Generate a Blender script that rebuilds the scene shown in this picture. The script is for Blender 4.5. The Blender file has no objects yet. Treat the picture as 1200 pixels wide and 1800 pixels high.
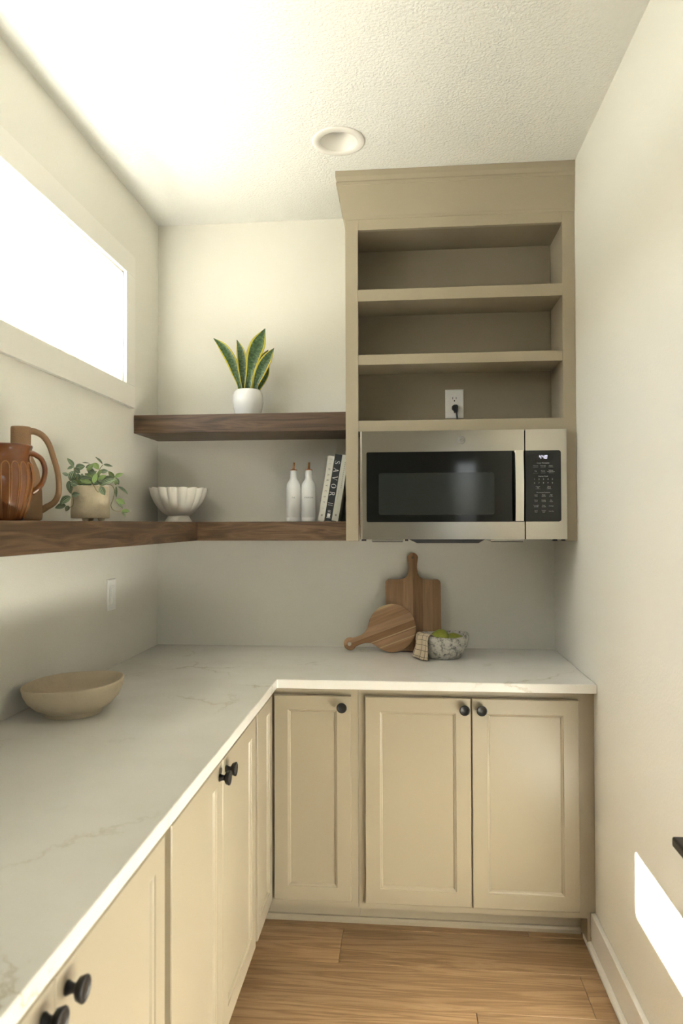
import bpy, bmesh, math, random
from mathutils import Vector, Matrix

random.seed(7)
SC = bpy.context.scene
COL = SC.collection
PI = math.pi

# ------------------------------------------------------------------ camera, sky, sun, exposure
F_PX = 1235.96
cam_d = bpy.data.cameras.new('camera')
cam_d.sensor_fit = 'VERTICAL'
cam_d.sensor_height = 36.0
cam_d.sensor_width = 24.0
cam_d.lens = F_PX / 1800.0 * 36.0
cam_d.clip_start = 0.02
cam_d.dof.use_dof = True
cam_d.dof.focus_distance = 2.6
cam_d.dof.aperture_fstop = 4.5
cam = bpy.data.objects.new('camera', cam_d)
COL.objects.link(cam)
yaw, pitch, roll = 0.0895, 0.0162, -0.0028
fw = Vector((-math.sin(yaw), math.cos(yaw), 0)); rt = Vector((math.cos(yaw), math.sin(yaw), 0)); up = Vector((0, 0, 1))
f2 = fw * math.cos(pitch) + up * math.sin(pitch)
u2 = -fw * math.sin(pitch) + up * math.cos(pitch)
r3 = rt * math.cos(roll) + u2 * math.sin(roll)
u3 = -rt * math.sin(roll) + u2 * math.cos(roll)
mw = Matrix((r3, u3, -f2)).transposed().to_4x4()
mw.translation = Vector((1.0991, -3.0585, 1.4499))
cam.matrix_world = mw
SC.camera = cam

world = bpy.data.worlds.new('world'); SC.world = world
world.use_nodes = True
wn = world.node_tree.nodes; wl = world.node_tree.links
for n in list(wn): wn.remove(n)
sky = wn.new('ShaderNodeTexSky'); sky.sky_type = 'NISHITA'
sky.sun_disc = False
sky.sun_elevation = math.radians(42.5); sky.sun_rotation = math.radians(-74.0)
sky.dust_density = 3.0; sky.air_density = 1.0
hsv = wn.new('ShaderNodeHueSaturation'); hsv.inputs['Saturation'].default_value = 0.45
bgn = wn.new('ShaderNodeBackground'); bgn.inputs['Strength'].default_value = 0.52
wo = wn.new('ShaderNodeOutputWorld')
wl.new(sky.outputs[0], hsv.inputs['Color']); wl.new(hsv.outputs[0], bgn.inputs['Color']); wl.new(bgn.outputs[0], wo.inputs['Surface'])

sun_d = bpy.data.lights.new('sun', 'SUN'); sun_d.energy = 80.0; sun_d.angle = math.radians(0.53)
sun_d.color = (1.0, 0.98, 0.935)
sun = bpy.data.objects.new('sun', sun_d); COL.objects.link(sun)
sun.location = (-6, 2, 8)
sun.rotation_euler = Vector((1, -0.283, -0.951)).to_track_quat('-Z', 'Y').to_euler()

SC.view_settings.view_transform = 'Standard'
SC.view_settings.look = 'None'
SC.view_settings.gamma = 1.0
SC.view_settings.use_curve_mapping = False
SC.view_settings.exposure = 1.36

# ------------------------------------------------------------------ helpers
class MB:
    """collects geometry, then builds one mesh object"""
    def __init__(s):
        s.v = []; s.f = []; s.uv = None; s.sm = []
    def add(s, vs, fs, smooth=False):
        b = len(s.v); s.v += [tuple(q) for q in vs]
        for f in fs:
            s.f.append(tuple(b + i for i in f)); s.sm.append(smooth)
        return s
    def box(s, x0, x1, y0, y1, z0, z1):
        x0, x1 = sorted((x0, x1)); y0, y1 = sorted((y0, y1)); z0, z1 = sorted((z0, z1))
        vs = [(x0,y0,z0),(x1,y0,z0),(x1,y1,z0),(x0,y1,z0),(x0,y0,z1),(x1,y0,z1),(x1,y1,z1),(x0,y1,z1)]
        return s.add(vs, [(3,2,1,0),(4,5,6,7),(0,1,5,4),(1,2,6,5),(2,3,7,6),(3,0,4,7)])
    def lathe(s, prof, n=32, fn=None, smooth=True, closed_bottom=True, closed_top=False, M=None):
        vs = []; fs = []
        for (r, z) in prof:
            for k in range(n):
                a = 2 * PI * k / n
                if fn: rr, zz = fn(r, z, a)
                else: rr, zz = r, z
                p = Vector((rr * math.cos(a), rr * math.sin(a), zz))
                vs.append(M @ p if M else p)
        for i in range(len(prof) - 1):
            for k in range(n):
                k2 = (k + 1) % n
                fs.append((i*n+k, i*n+k2, (i+1)*n+k2, (i+1)*n+k))
        if closed_bottom: fs.append(tuple(reversed(range(n))))
        if closed_top: fs.append(tuple((len(prof)-1)*n + k for k in range(n)))
        return s.add(vs, fs, smooth)
    def tube(s, pts, rad, n=8, smooth=True, flat=1.0):
        pts = [Vector(p) for p in pts]; m = len(pts)
        if not hasattr(rad, '__len__'): rad = [rad] * m
        vs = []; fs = []
        ref = None
        for i, p in enumerate(pts):
            t = (pts[min(i+1, m-1)] - pts[max(i-1, 0)]).normalized()
            if ref is None:
                ref = Vector((0, 0, 1)) if abs(t.z) < 0.9 else Vector((1, 0, 0))
            a = t.cross(ref)
            if a.length < 1e-6: a = t.cross(Vector((0, 1, 0)))
            a.normalize(); b = a.cross(t).normalized(); ref = b
            for k in range(n):
                an = 2 * PI * k / n
                vs.append(p + a * math.cos(an) * rad[i] * flat + b * math.sin(an) * rad[i])
        for i in range(m - 1):
            for k in range(n):
                k2 = (k + 1) % n
                fs.append((i*n+k, (i+1)*n+k, (i+1)*n+k2, i*n+k2))
        fs.append(tuple(range(n))); fs.append(tuple(reversed([(m-1)*n+k for k in range(n)])))
        return s.add(vs, fs, smooth)
    def prism(s, poly, fn0, fn1, smooth=False):
        """poly: 2D points; fn0/fn1 map (a,b) to 3D for both caps"""
        n = len(poly)
        vs = [fn0(a, b) for a, b in poly] + [fn1(a, b) for a, b in poly]
        fs = [tuple(reversed(range(n))), tuple(range(n, 2*n))]
        for i in range(n):
            j = (i + 1) % n
            fs.append((i, j, n + j, n + i))
        return s.add(vs, fs, smooth)
    def build(s, name, mat, parent=None, bevel=0, seg=2, label=None, fixn=True):
        me = bpy.data.meshes.new(name)
        me.from_pydata([tuple(v) for v in s.v], [], s.f)
        me.polygons.foreach_set('use_smooth', s.sm)
        if fixn:
            bm = bmesh.new(); bm.from_mesh(me); bmesh.ops.recalc_face_normals(bm, faces=bm.faces); bm.to_mesh(me); bm.free()
        if s.uv:
            ul = me.uv_layers.new(name='UVMap')
            for lp in me.loops: ul.data[lp.index].uv = s.uv[lp.vertex_index]
        me.update()
        return mesh_obj(name, me, mat, parent, bevel, seg, label)

def mesh_obj(name, me, mat, parent=None, bevel=0, seg=2, label=None):
    o = bpy.data.objects.new(name, me); COL.objects.link(o)
    if mat is not None and not me.materials: me.materials.append(mat)
    if parent is not None: o.parent = parent
    if bevel:
        b = o.modifiers.new('bevel', 'BEVEL'); b.width = bevel; b.segments = seg; b.limit_method = 'ANGLE'; b.angle_limit = math.radians(35)
    if label: o['label'] = label
    return o

def tag(o, label, cat, group=None):
    o['label'] = label; o['category'] = cat
    if group: o['group'] = group
    return o
def struct(o):
    o['kind'] = 'structure'; return o
def thing(name, label, cat, loc=(0,0,0), rotz=0, group=None):
    o = bpy.data.objects.new(name, None); COL.objects.link(o)
    o.empty_display_size = 0.05
    o.location = loc; o.rotation_euler = (0, 0, rotz)
    return tag(o, label, cat, group)
def empty(name, loc=(0,0,0), rot=(0,0,0), parent=None):
    o = bpy.data.objects.new(name, None); COL.objects.link(o); o.empty_display_size = 0.05
    o.location = loc; o.rotation_euler = rot
    if parent: o.parent = parent
    return o

def catmull(pts, n):
    """resample a list of tuples through a Catmull-Rom curve"""
    P = [Vector(p) for p in pts]; out = []
    m = len(P) - 1
    for i in range(n + 1):
        t = i / n * m; k = min(int(t), m - 1); u = t - k
        p0 = P[max(k-1, 0)]; p1 = P[k]; p2 = P[k+1]; p3 = P[min(k+2, m)]
        out.append(0.5 * ((2*p1) + (p2-p0)*u + (2*p0-5*p1+4*p2-p3)*u*u + (3*p1-p0-3*p2+p3)*u**3))
    return out

# ------------------------------------------------------------------ materials
def newmat(name):
    m = bpy.data.materials.new(name); m.use_nodes = True
    nt = m.node_tree
    return m, nt, nt.nodes, nt.links, nt.nodes['Principled BSDF']
def plain(name, col, rough=0.5, metal=0.0, spec=0.5, coat=0.0, emit=None, es=1.0, bump=None):
    m, nt, N, L, b = newmat(name)
    b.inputs['Base Color'].default_value = (*col, 1); b.inputs['Roughness'].default_value = rough
    b.inputs['Metallic'].default_value = metal; b.inputs['Specular IOR Level'].default_value = spec
    b.inputs['Coat Weight'].default_value = coat
    if emit: b.inputs['Emission Color'].default_value = (*emit, 1); b.inputs['Emission Strength'].default_value = es
    if bump:
        sc_, st, det = bump
        tc = N.new('ShaderNodeTexCoord'); no = N.new('ShaderNodeTexNoise'); no.inputs['Scale'].default_value = sc_; no.inputs['Detail'].default_value = det
        bp = N.new('ShaderNodeBump'); bp.inputs['Strength'].default_value = 1.0; bp.inputs['Distance'].default_value = st
        L.new(tc.outputs['Object'], no.inputs['Vector']); L.new(no.outputs['Fac'], bp.inputs['Height']); L.new(bp.outputs[0], b.inputs['Normal'])
    return m
def ramp(N, stops, interp='LINEAR'):
    r = N.new('ShaderNodeValToRGB'); r.color_ramp.interpolation = interp
    el = r.color_ramp.elements
    while len(el) < len(stops): el.new(0.5)
    for e, (p, c) in zip(el, stops):
        e.position = p; e.color = (*c, 1) if len(c) == 3 else c
    return r
def wood(name, cols, scale=(1, 14, 14), rough=0.45, ring=6.0, dist=3.0, grain=0.35, bumpd=0.0004, rnd=0.25):
    """wood with the grain along local X"""
    m, nt, N, L, b = newmat(name)
    tc = N.new('ShaderNodeTexCoord'); oi = N.new('ShaderNodeObjectInfo')
    off = N.new('ShaderNodeVectorMath'); off.operation = 'MULTIPLY_ADD'
    comb = N.new('ShaderNodeCombineXYZ')
    for k in range(3): L.new(oi.outputs['Random'], comb.inputs[k])
    off.inputs[1].default_value = (7.3, 3.1, 5.7)
    L.new(comb.outputs[0], off.inputs[0]); L.new(tc.outputs['Object'], off.inputs[2])
    mp = N.new('ShaderNodeMapping'); mp.inputs['Scale'].default_value = scale
    L.new(off.outputs[0], mp.inputs['Vector'])
    wv = N.new('ShaderNodeTexNoise'); wv.inputs['Scale'].default_value = ring * 0.25; wv.inputs['Detail'].default_value = 3; wv.inputs['Distortion'].default_value = dist
    L.new(mp.outputs[0], wv.inputs['Vector'])
    mul = N.new('ShaderNodeMath'); mul.operation = 'MULTIPLY'; mul.inputs[1].default_value = ring
    L.new(wv.outputs['Fac'], mul.inputs[0])
    fr = N.new('ShaderNodeMath'); fr.operation = 'PINGPONG'; fr.inputs[1].default_value = 1.0
    L.new(mul.outputs[0], fr.inputs[0])
    mp2 = N.new('ShaderNodeMapping'); mp2.inputs['Scale'].default_value = (scale[0]*5, scale[1]*16, scale[2]*16)
    L.new(off.outputs[0], mp2.inputs['Vector'])
    gn = N.new('ShaderNodeTexNoise'); gn.inputs['Scale'].default_value = 1.0; gn.inputs['Detail'].default_value = 5
    L.new(mp2.outputs[0], gn.inputs['Vector'])
    mix = N.new('ShaderNodeMix'); mix.data_type = 'FLOAT'; mix.inputs['Factor'].default_value = grain
    L.new(fr.outputs[0], mix.inputs['A']); L.new(gn.outputs['Fac'], mix.inputs['B'])
    rp = ramp(N, [(0.12, cols[0]), (0.5, cols[1]), (0.88, cols[2])])
    L.new(mix.outputs['Result'], rp.inputs['Fac'])
    hs = N.new('ShaderNodeHueSaturation')
    mr = N.new('ShaderNodeMapRange'); mr.inputs['To Min'].default_value = 1 - rnd; mr.inputs['To Max'].default_value = 1 + rnd
    L.new(oi.outputs['Random'], mr.inputs['Value']); L.new(mr.outputs[0], hs.inputs['Value'])
    L.new(rp.outputs[0], hs.inputs['Color']); L.new(hs.outputs[0], b.inputs['Base Color'])
    b.inputs['Roughness'].default_value = rough
    bp = N.new('ShaderNodeBump'); bp.inputs['Distance'].default_value = bumpd
    L.new(mix.outputs['Result'], bp.inputs['Height']); L.new(bp.outputs[0], b.inputs['Normal'])
    return m

WALL = plain('wall_paint', (0.805, 0.790, 0.712), 0.55, spec=0.35, bump=(140, 0.0006, 2))
CEIL = plain('ceiling_texture_paint', (0.86, 0.865, 0.82), 0.8, spec=0.2, bump=(125, 0.0034, 2.0))
TRIM = plain('white_trim_paint', (0.85, 0.83, 0.765), 0.35)
CAB = plain('tan_cabinet_paint', (0.388, 0.338, 0.243), 0.36, spec=0.5)
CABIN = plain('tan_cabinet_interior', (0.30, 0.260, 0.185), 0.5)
BLACK = plain('matte_black_metal', (0.008, 0.008, 0.008), 0.36, spec=0.4)
WHITEP = plain('white_plastic', (0.92, 0.92, 0.90), 0.3)
DARKP = plain('dark_grey_plastic', (0.02, 0.022, 0.025), 0.5)
SLOT = plain('slot_black', (0.004, 0.004, 0.004), 0.8)
PORC = plain('white_porcelain', (0.84, 0.85, 0.84), 0.12, coat=0.4)
CERAM = plain('matte_white_ceramic', (0.82, 0.79, 0.72), 0.5)
GLAZE = plain('satin_white_glaze', (0.78, 0.79, 0.77), 0.28)
COPPER = plain('copper', (0.62, 0.27, 0.12), 0.28, metal=1.0)
CORK = plain('copper_stick', (0.5, 0.23, 0.08), 0.45, metal=0.6)
GREYINK = plain('grey_ink', (0.22, 0.22, 0.22), 0.7)
WHITEINK = plain('white_ink', (0.85, 0.85, 0.82), 0.6)
PANELINK = plain('panel_print', (0.55, 0.55, 0.53), 0.6)
SOIL = plain('soil', (0.03, 0.02, 0.012), 0.95, bump=(200, 0.004, 3))
DECK = plain('outside_paving', (0.14, 0.14, 0.12), 0.9)

def quartz():
    m, nt, N, L, b = newmat('white_quartz')
    tc = N.new('ShaderNodeTexCoord')
    n1 = N.new('ShaderNodeTexNoise'); n1.inputs['Scale'].default_value = 2.6; n1.inputs['Detail'].default_value = 7; n1.inputs['Roughness'].default_value = 0.62
    L.new(tc.outputs['Object'], n1.inputs['Vector'])
    vm = N.new('ShaderNodeVectorMath'); vm.operation = 'MULTIPLY_ADD'; vm.inputs[1].default_value = (0.55, 0.55, 0.2)
    L.new(n1.outputs['Color'], vm.inputs[0]); L.new(tc.outputs['Object'], vm.inputs[2])
    vo = N.new('ShaderNodeTexVoronoi'); vo.feature = 'DISTANCE_TO_EDGE'; vo.inputs['Scale'].default_value = 1.9
    L.new(vm.outputs[0], vo.inputs['Vector'])
    r1 = ramp(N, [(0.0, (0.75, 0.75, 0.75)), (0.004, (0.5, 0.5, 0.5)), (0.012, (0.07, 0.07, 0.07)), (0.05, (0, 0, 0))])
    L.new(vo.outputs['Distance'], r1.inputs['Fac'])
    n2 = N.new('ShaderNodeTexNoise'); n2.inputs['Scale'].default_value = 2.3; n2.inputs['Detail'].default_value = 4
    L.new(tc.outputs['Object'], n2.inputs['Vector'])
    r2 = ramp(N, [(0.50, (0, 0, 0)), (0.66, (1, 1, 1))]); L.new(n2.outputs['Fac'], r2.inputs['Fac'])
    mu = N.new('ShaderNodeMath'); mu.operation = 'MULTIPLY'; L.new(r1.outputs[0], mu.inputs[0]); L.new(r2.outputs[0], mu.inputs[1])
    n3 = N.new('ShaderNodeTexNoise'); n3.inputs['Scale'].default_value = 5; n3.inputs['Detail'].default_value = 6
    L.new(tc.outputs['Object'], n3.inputs['Vector'])
    r3_ = ramp(N, [(0.35, (0.80, 0.785, 0.73)), (0.7, (0.86, 0.85, 0.805))]); L.new(n3.outputs['Fac'], r3_.inputs['Fac'])
    mx = N.new('ShaderNodeMix'); mx.data_type = 'RGBA'
    L.new(mu.outputs[0], mx.inputs['Factor']); L.new(r3_.outputs[0], mx.inputs['A']); mx.inputs['B'].default_value = (0.45, 0.39, 0.24, 1)
    L.new(mx.outputs['Result'], b.inputs['Base Color']); b.inputs['Roughness'].default_value = 0.22
    return m
QUARTZ = quartz()
SHELFW = wood('dark_stained_oak', [(0.034, 0.019, 0.010), (0.092, 0.053, 0.028), (0.165, 0.100, 0.056)], (1.6, 20, 20), 0.42, 6, 1.3, 0.5)
OAK = wood('oak_plank', [(0.20, 0.115, 0.055), (0.34, 0.21, 0.105), (0.45, 0.30, 0.165)], (1.3, 20, 20), 0.42, 5, 2.2, 0.5, rnd=0.17)
JUG = plain('rough_brown_clay', (0.26, 0.155, 0.078), 0.75, bump=(420, 0.0012, 3))

def stainless():
    m, nt, N, L, b = newmat('brushed_stainless')
    tc = N.new('ShaderNodeTexCoord'); mp = N.new('ShaderNodeMapping'); mp.inputs['Scale'].default_value = (4, 900, 900)
    no = N.new('ShaderNodeTexNoise'); no.inputs['Scale'].default_value = 1; no.inputs['Detail'].default_value = 2
    L.new(tc.outputs['Object'], mp.inputs['Vector']); L.new(mp.outputs[0], no.inputs['Vector'])
    bp = N.new('ShaderNodeBump'); bp.inputs['Distance'].default_value = 0.00008
    L.new(no.outputs['Fac'], bp.inputs['Height']); L.new(bp.outputs[0], b.inputs['Normal'])
    b.inputs['Base Color'].default_value = (0.60, 0.575, 0.51, 1); b.inputs['Metallic'].default_value = 1.0; b.inputs['Roughness'].default_value = 0.17
    return m
STEEL = stainless()
CHROME = plain('polished_steel', (0.75, 0.73, 0.68), 0.12, metal=1.0)
BGLASS = plain('black_glass', (0.006, 0.007, 0.006), 0.06, spec=0.5)
MESHGL = plain('door_mesh_glass', (0.022, 0.026, 0.023), 0.10, spec=0.5)
PANELB = plain('control_panel_black', (0.012, 0.014, 0.013), 0.16, spec=0.5)
LED = plain('led_digits', (0.1, 0.1, 0.1), 0.5, emit=(0.82, 0.80, 1.0), es=0.5)

def glaze_amber():
    m, nt, N, L, b = newmat('amber_glaze')
    tc = N.new('ShaderNodeTexCoord'); no = N.new('ShaderNodeTexNoise'); no.inputs['Scale'].default_value = 14; no.inputs['Detail'].default_value = 5
    L.new(tc.outputs['Object'], no.inputs['Vector'])
    r = ramp(N, [(0.3, (0.105, 0.032, 0.009)), (0.55, (0.17, 0.058, 0.016)), (0.8, (0.23, 0.090, 0.026))]); L.new(no.outputs['Fac'], r.inputs['Fac'])
    L.new(r.outputs[0], b.inputs['Base Color']); b.inputs['Roughness'].default_value = 0.13; b.inputs['Coat Weight'].default_value = 0.5
    return m
AMBER = glaze_amber()
AMBERR = plain('amber_ridge_glaze', (0.33, 0.14, 0.045), 0.2, coat=0.5)

def speckle(name, c0, c1, scale, lo, hi, rough, bump):
    m, nt, N, L, b = newmat(name)
    tc = N.new('ShaderNodeTexCoord'); no = N.new('ShaderNodeTexNoise'); no.inputs['Scale'].default_value = scale; no.inputs['Detail'].default_value = 9; no.inputs['Roughness'].default_value = 0.82
    L.new(tc.outputs['Object'], no.inputs['Vector'])
    r = ramp(N, [(lo, c0), (hi, c1)]); L.new(no.outputs['Fac'], r.inputs['Fac']); L.new(r.outputs[0], b.inputs['Base Color'])
    b.inputs['Roughness'].default_value = rough
    bp = N.new('ShaderNodeBump'); bp.inputs['Distance'].default_value = bump; L.new(no.outputs['Fac'], bp.inputs['Height']); L.new(bp.outputs[0], b.inputs['Normal'])
    return m
STONE = speckle('whitewashed_stone', (0.06, 0.06, 0.06), (0.70, 0.68, 0.61), 52, 0.38, 0.52, 0.85, 0.006)
CONC = speckle('cream_concrete', (0.50, 0.43, 0.29), (0.66, 0.58, 0.42), 16, 0.3, 0.6, 0.8, 0.004)
BOWLC = speckle('sand_stoneware', (0.50, 0.41, 0.28), (0.62, 0.53, 0.38), 9, 0.25, 0.5, 0.7, 0.002)
PEAR = speckle('green_pear_skin', (0.17, 0.21, 0.02), (0.34, 0.38, 0.06), 10, 0.35, 0.65, 0.4, 0.0006)
STEMM = plain('woody_stem', (0.06, 0.04, 0.02), 0.8)
VINE = plain('vine_stem', (0.22, 0.20, 0.08), 0.6)
ROPE = plain('jute_cord', (0.30, 0.20, 0.11), 0.9)

def uvnodes(N):
    uv = N.new('ShaderNodeUVMap'); sp = N.new('ShaderNodeSeparateXYZ'); return uv, sp
def math_n(N, L, op, a, b_=None, c=None):
    n = N.new('ShaderNodeMath'); n.operation = op
    for i, x in enumerate((a, b_, c)):
        if x is None: continue
        if isinstance(x, (int, float)): n.inputs[i].default_value = x
        else: L.new(x, n.inputs[i])
    return n.outputs[0]

def leaf_mat(name, dark, pale, stripes=True):
    m, nt, N, L, b = newmat(name)
    uv, sp = uvnodes(N); L.new(uv.outputs[0], sp.inputs[0])
    v = math_n(N, L, 'ABSOLUTE', math_n(N, L, 'MULTIPLY_ADD', sp.outputs['Y'], 2.0, -1.0))
    s = math_n(N, L, 'SINE', math_n(N, L, 'MULTIPLY', v, 17.0))
    r = ramp(N, [(0.45, dark), (0.95, pale)] if stripes else [(0.3, dark), (1.0, pale)])
    L.new(math_n(N, L, 'MULTIPLY_ADD', s, 0.5, 0.5), r.inputs['Fac'])
    oi = N.new('ShaderNodeObjectInfo'); hs = N.new('ShaderNodeHueSaturation')
    L.new(math_n(N, L, 'MULTIPLY_ADD', oi.outputs['Random'], 0.5, 0.75), hs.inputs['Value'])
    L.new(r.outputs[0], hs.inputs['Color']); L.new(hs.outputs[0], b.inputs['Base Color'])
    b.inputs['Roughness'].default_value = 0.38
    return m
LEAFD = leaf_mat('striped_leaf_dark', (0.030, 0.075, 0.028), (0.36, 0.44, 0.28))
LEAFL = leaf_mat('leaf_light_green', (0.14, 0.25, 0.06), (0.32, 0.42, 0.18), False)

def snake_mat():
    m, nt, N, L, b = newmat('variegated_leaf')
    uv, sp = uvnodes(N); L.new(uv.outputs[0], sp.inputs[0])
    v = math_n(N, L, 'ABSOLUTE', math_n(N, L, 'MULTIPLY_ADD', sp.outputs['Y'], 2.0, -1.0))
    mp = N.new('ShaderNodeMapping'); mp.inputs['Scale'].default_value = (16, 2.0, 1)
    L.new(uv.outputs[0], mp.inputs['Vector'])
    no = N.new('ShaderNodeTexNoise'); no.inputs['Scale'].default_value = 2.2; no.inputs['Detail'].default_value = 6; no.inputs['Distortion'].default_value = 0.6
    L.new(mp.outputs[0], no.inputs['Vector'])
    r = ramp(N, [(0.36, (0.022, 0.060, 0.018)), (0.55, (0.06, 0.125, 0.045)), (0.70, (0.15, 0.22, 0.095))]); L.new(no.outputs['Fac'], r.inputs['Fac'])
    edge = ramp(N, [(0.75, (0, 0, 0)), (0.79, (1, 1, 1))]); L.new(v, edge.inputs['Fac'])
    tip = ramp(N, [(0.90, (1, 1, 1)), (0.96, (0, 0, 0))]); L.new(sp.outputs['X'], tip.inputs['Fac'])
    fac = math_n(N, L, 'MULTIPLY', edge.outputs[0], tip.outputs[0])
    mx = N.new('ShaderNodeMix'); mx.data_type = 'RGBA'; L.new(fac, mx.inputs['Factor']); L.new(r.outputs[0], mx.inputs['A']); mx.inputs['B'].default_value = (0.52, 0.46, 0.045, 1)
    L.new(mx.outputs['Result'], b.inputs['Base Color']); b.inputs['Roughness'].default_value = 0.35
    return m
SNAKE = snake_mat()

def towel_mat():
    m, nt, N, L, b = newmat('checked_linen')
    uv, sp = uvnodes(N); L.new(uv.outputs[0], sp.inputs[0])
    def line(o, freq):
        f = math_n(N, L, 'FRACT', math_n(N, L, 'MULTIPLY', o, freq))
        return math_n(N, L, 'LESS_THAN', math_n(N, L, 'ABSOLUTE', math_n(N, L, 'SUBTRACT', f, 0.5)), 0.035)
    fac = math_n(N, L, 'MAXIMUM', line(sp.outputs['X'], 8.0), line(sp.outputs['Y'], 4.0))
    mx = N.new('ShaderNodeMix'); mx.data_type = 'RGBA'; L.new(fac, mx.inputs['Factor']); mx.inputs['A'].default_value = (0.60, 0.50, 0.35, 1); mx.inputs['B'].default_value = (0.05, 0.045, 0.045, 1)
    L.new(mx.outputs['Result'], b.inputs['Base Color']); b.inputs['Roughness'].default_value = 0.95
    return m
TOWEL = towel_mat()

def board_mat(name, cols, step, axis='Y', light=None):
    """laminated strips side by side across local axis, grain along the other"""
    m, nt, N, L, b = newmat(name)
    tc = N.new('ShaderNodeTexCoord'); sp = N.new('ShaderNodeSeparateXYZ'); L.new(tc.outputs['Object'], sp.inputs[0])
    t = math_n(N, L, 'FLOOR', math_n(N, L, 'DIVIDE', sp.outputs[axis], step))
    wn_ = N.new('ShaderNodeTexWhiteNoise'); wn_.noise_dimensions = '1D'; L.new(math_n(N, L, 'ADD', t, 3.37), wn_.inputs['W'])
    r = ramp(N, [(i / max(1, len(cols) - 1), c) for i, c in enumerate(cols)]); L.new(wn_.outputs['Value'], r.inputs['Fac'])
    mp = N.new('ShaderNodeMapping'); mp.inputs['Scale'].default_value = (8, 110, 110) if axis == 'Y' else (110, 8, 8)
    L.new(tc.outputs['Object'], mp.inputs['Vector'])
    no = N.new('ShaderNodeTexNoise'); no.inputs['Scale'].default_value = 1; no.inputs['Detail'].default_value = 5; no.inputs['Distortion'].default_value = 0.5
    L.new(mp.outputs[0], no.inputs['Vector'])
    hs = N.new('ShaderNodeHueSaturation'); L.new(math_n(N, L, 'MULTIPLY_ADD', no.outputs['Fac'], 0.9, 0.55), hs.inputs['Value'])
    L.new(r.outputs[0], hs.inputs['Color'])
    last = hs.outputs[0]
    if light:
        fac = None
        for (p0, p1) in light:
            g = math_n(N, L, 'MULTIPLY', math_n(N, L, 'GREATER_THAN', sp.outputs[axis], p0), math_n(N, L, 'LESS_THAN', sp.outputs[axis], p1))
            fac = g if fac is None else math_n(N, L, 'MAXIMUM', fac, g)
        mx = N.new('ShaderNodeMix'); mx.data_type = 'RGBA'; L.new(math_n(N, L, 'MULTIPLY', fac, 0.75), mx.inputs['Factor']); L.new(last, mx.inputs['A']); mx.inputs['B'].default_value = (0.60, 0.44, 0.24, 1)
        last = mx.outputs['Result']
    L.new(last, b.inputs['Base Color']); b.inputs['Roughness'].default_value = 0.5
    return m
BRDR = board_mat('acacia_round_board', [(0.25, 0.125, 0.05), (0.37, 0.21, 0.10), (0.44, 0.27, 0.145)], 0.034, 'Y', light=[(0.026, 0.031), (0.058, 0.062), (-0.0985, -0.088)])
BRDQ = board_mat('acacia_rect_board', [(0.22, 0.115, 0.050), (0.30, 0.17, 0.08), (0.37, 0.225, 0.115)], 0.041, 'X')

def pane_mat():
    m, nt, N, L, b = newmat('window_glass')
    N.remove(b)
    tr = N.new('ShaderNodeBsdfTransparent'); gl = N.new('ShaderNodeBsdfGlossy'); gl.inputs['Roughness'].default_value = 0.0
    lw = N.new('ShaderNodeLayerWeight'); lw.inputs['Blend'].default_value = 0.5
    mx = N.new('ShaderNodeMixShader'); L.new(math_n(N, L, 'MULTIPLY_ADD', math_n(N, L, 'POWER', lw.outputs['Facing'], 5.0), 0.7, 0.05), mx.inputs[0]); L.new(tr.outputs[0], mx.inputs[1]); L.new(gl.outputs[0], mx.inputs[2])
    L.new(mx.outputs[0], N['Material Output'].inputs['Surface'])
    return m
PANE = pane_mat()

# ------------------------------------------------------------------ room shell
W = 1.731; ZC = 2.789; FZ = 0.028; YF = -3.75; YH = -6.6
TW = 0.22
# left wall with the window hole
WY0, WY1, WZ0, WZ1 = -2.35, -0.400, 2.003, 2.442
m = MB()
m.box(-TW, 0, WY1, 0.15, -0.3, 3.05); m.box(-TW, 0, YF - 0.12, WY0, -0.3, 3.05)
m.box(-TW, 0, WY0, WY1, -0.3, WZ0); m.box(-TW, 0, WY0, WY1, WZ1, 3.05)
struct(m.build('wall_left', WALL))
struct(MB().box(0, W + 0.15, 0, 0.15, -0.3, 3.05).build('wall_back', WALL))
struct(MB().box(W, W + 0.15, 0, YF - 0.12, -0.3, 3.05).build('wall_right', WALL))
# wall behind the camera with a doorway, widened to let in more fill light
m = MB()
m.box(0, 0.55, YF - 0.12, YF, -0.3, 3.05); m.box(1.70, W, YF - 0.12, YF, -0.3, 3.05); m.box(0.55, 1.70, YF - 0.12, YF, 2.40, 3.05)
struct(m.build('wall_front', WALL))
# unseen next room for fill light and reflections; its end window is added
struct(MB().box(-0.75, -0.6, YH, YF - 0.12, -0.3, 3.05).build('wall_unseen_room_left', WALL))
struct(MB().box(2.9, 3.05, YH, YF - 0.12, -0.3, 3.05).build('wall_unseen_room_right', WALL))
m = MB()
m.box(-0.6, -TW, YF - 0.12, YF, -0.3, 3.05); m.box(W + 0.15, 2.9, YF - 0.12, YF, -0.3, 3.05)
struct(m.build('wall_unseen_room_near', WALL))
m = MB()
m.box(-0.75, 1.75, YH - 0.15, YH, -0.3, 3.05); m.box(2.75, 3.05, YH - 0.15, YH, -0.3, 3.05)
m.box(1.75, 2.75, YH - 0.15, YH, -0.3, 0.3); m.box(1.75, 2.75, YH - 0.15, YH, 2.2, 3.05)
struct(m.build('wall_unseen_room_end', WALL))

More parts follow.
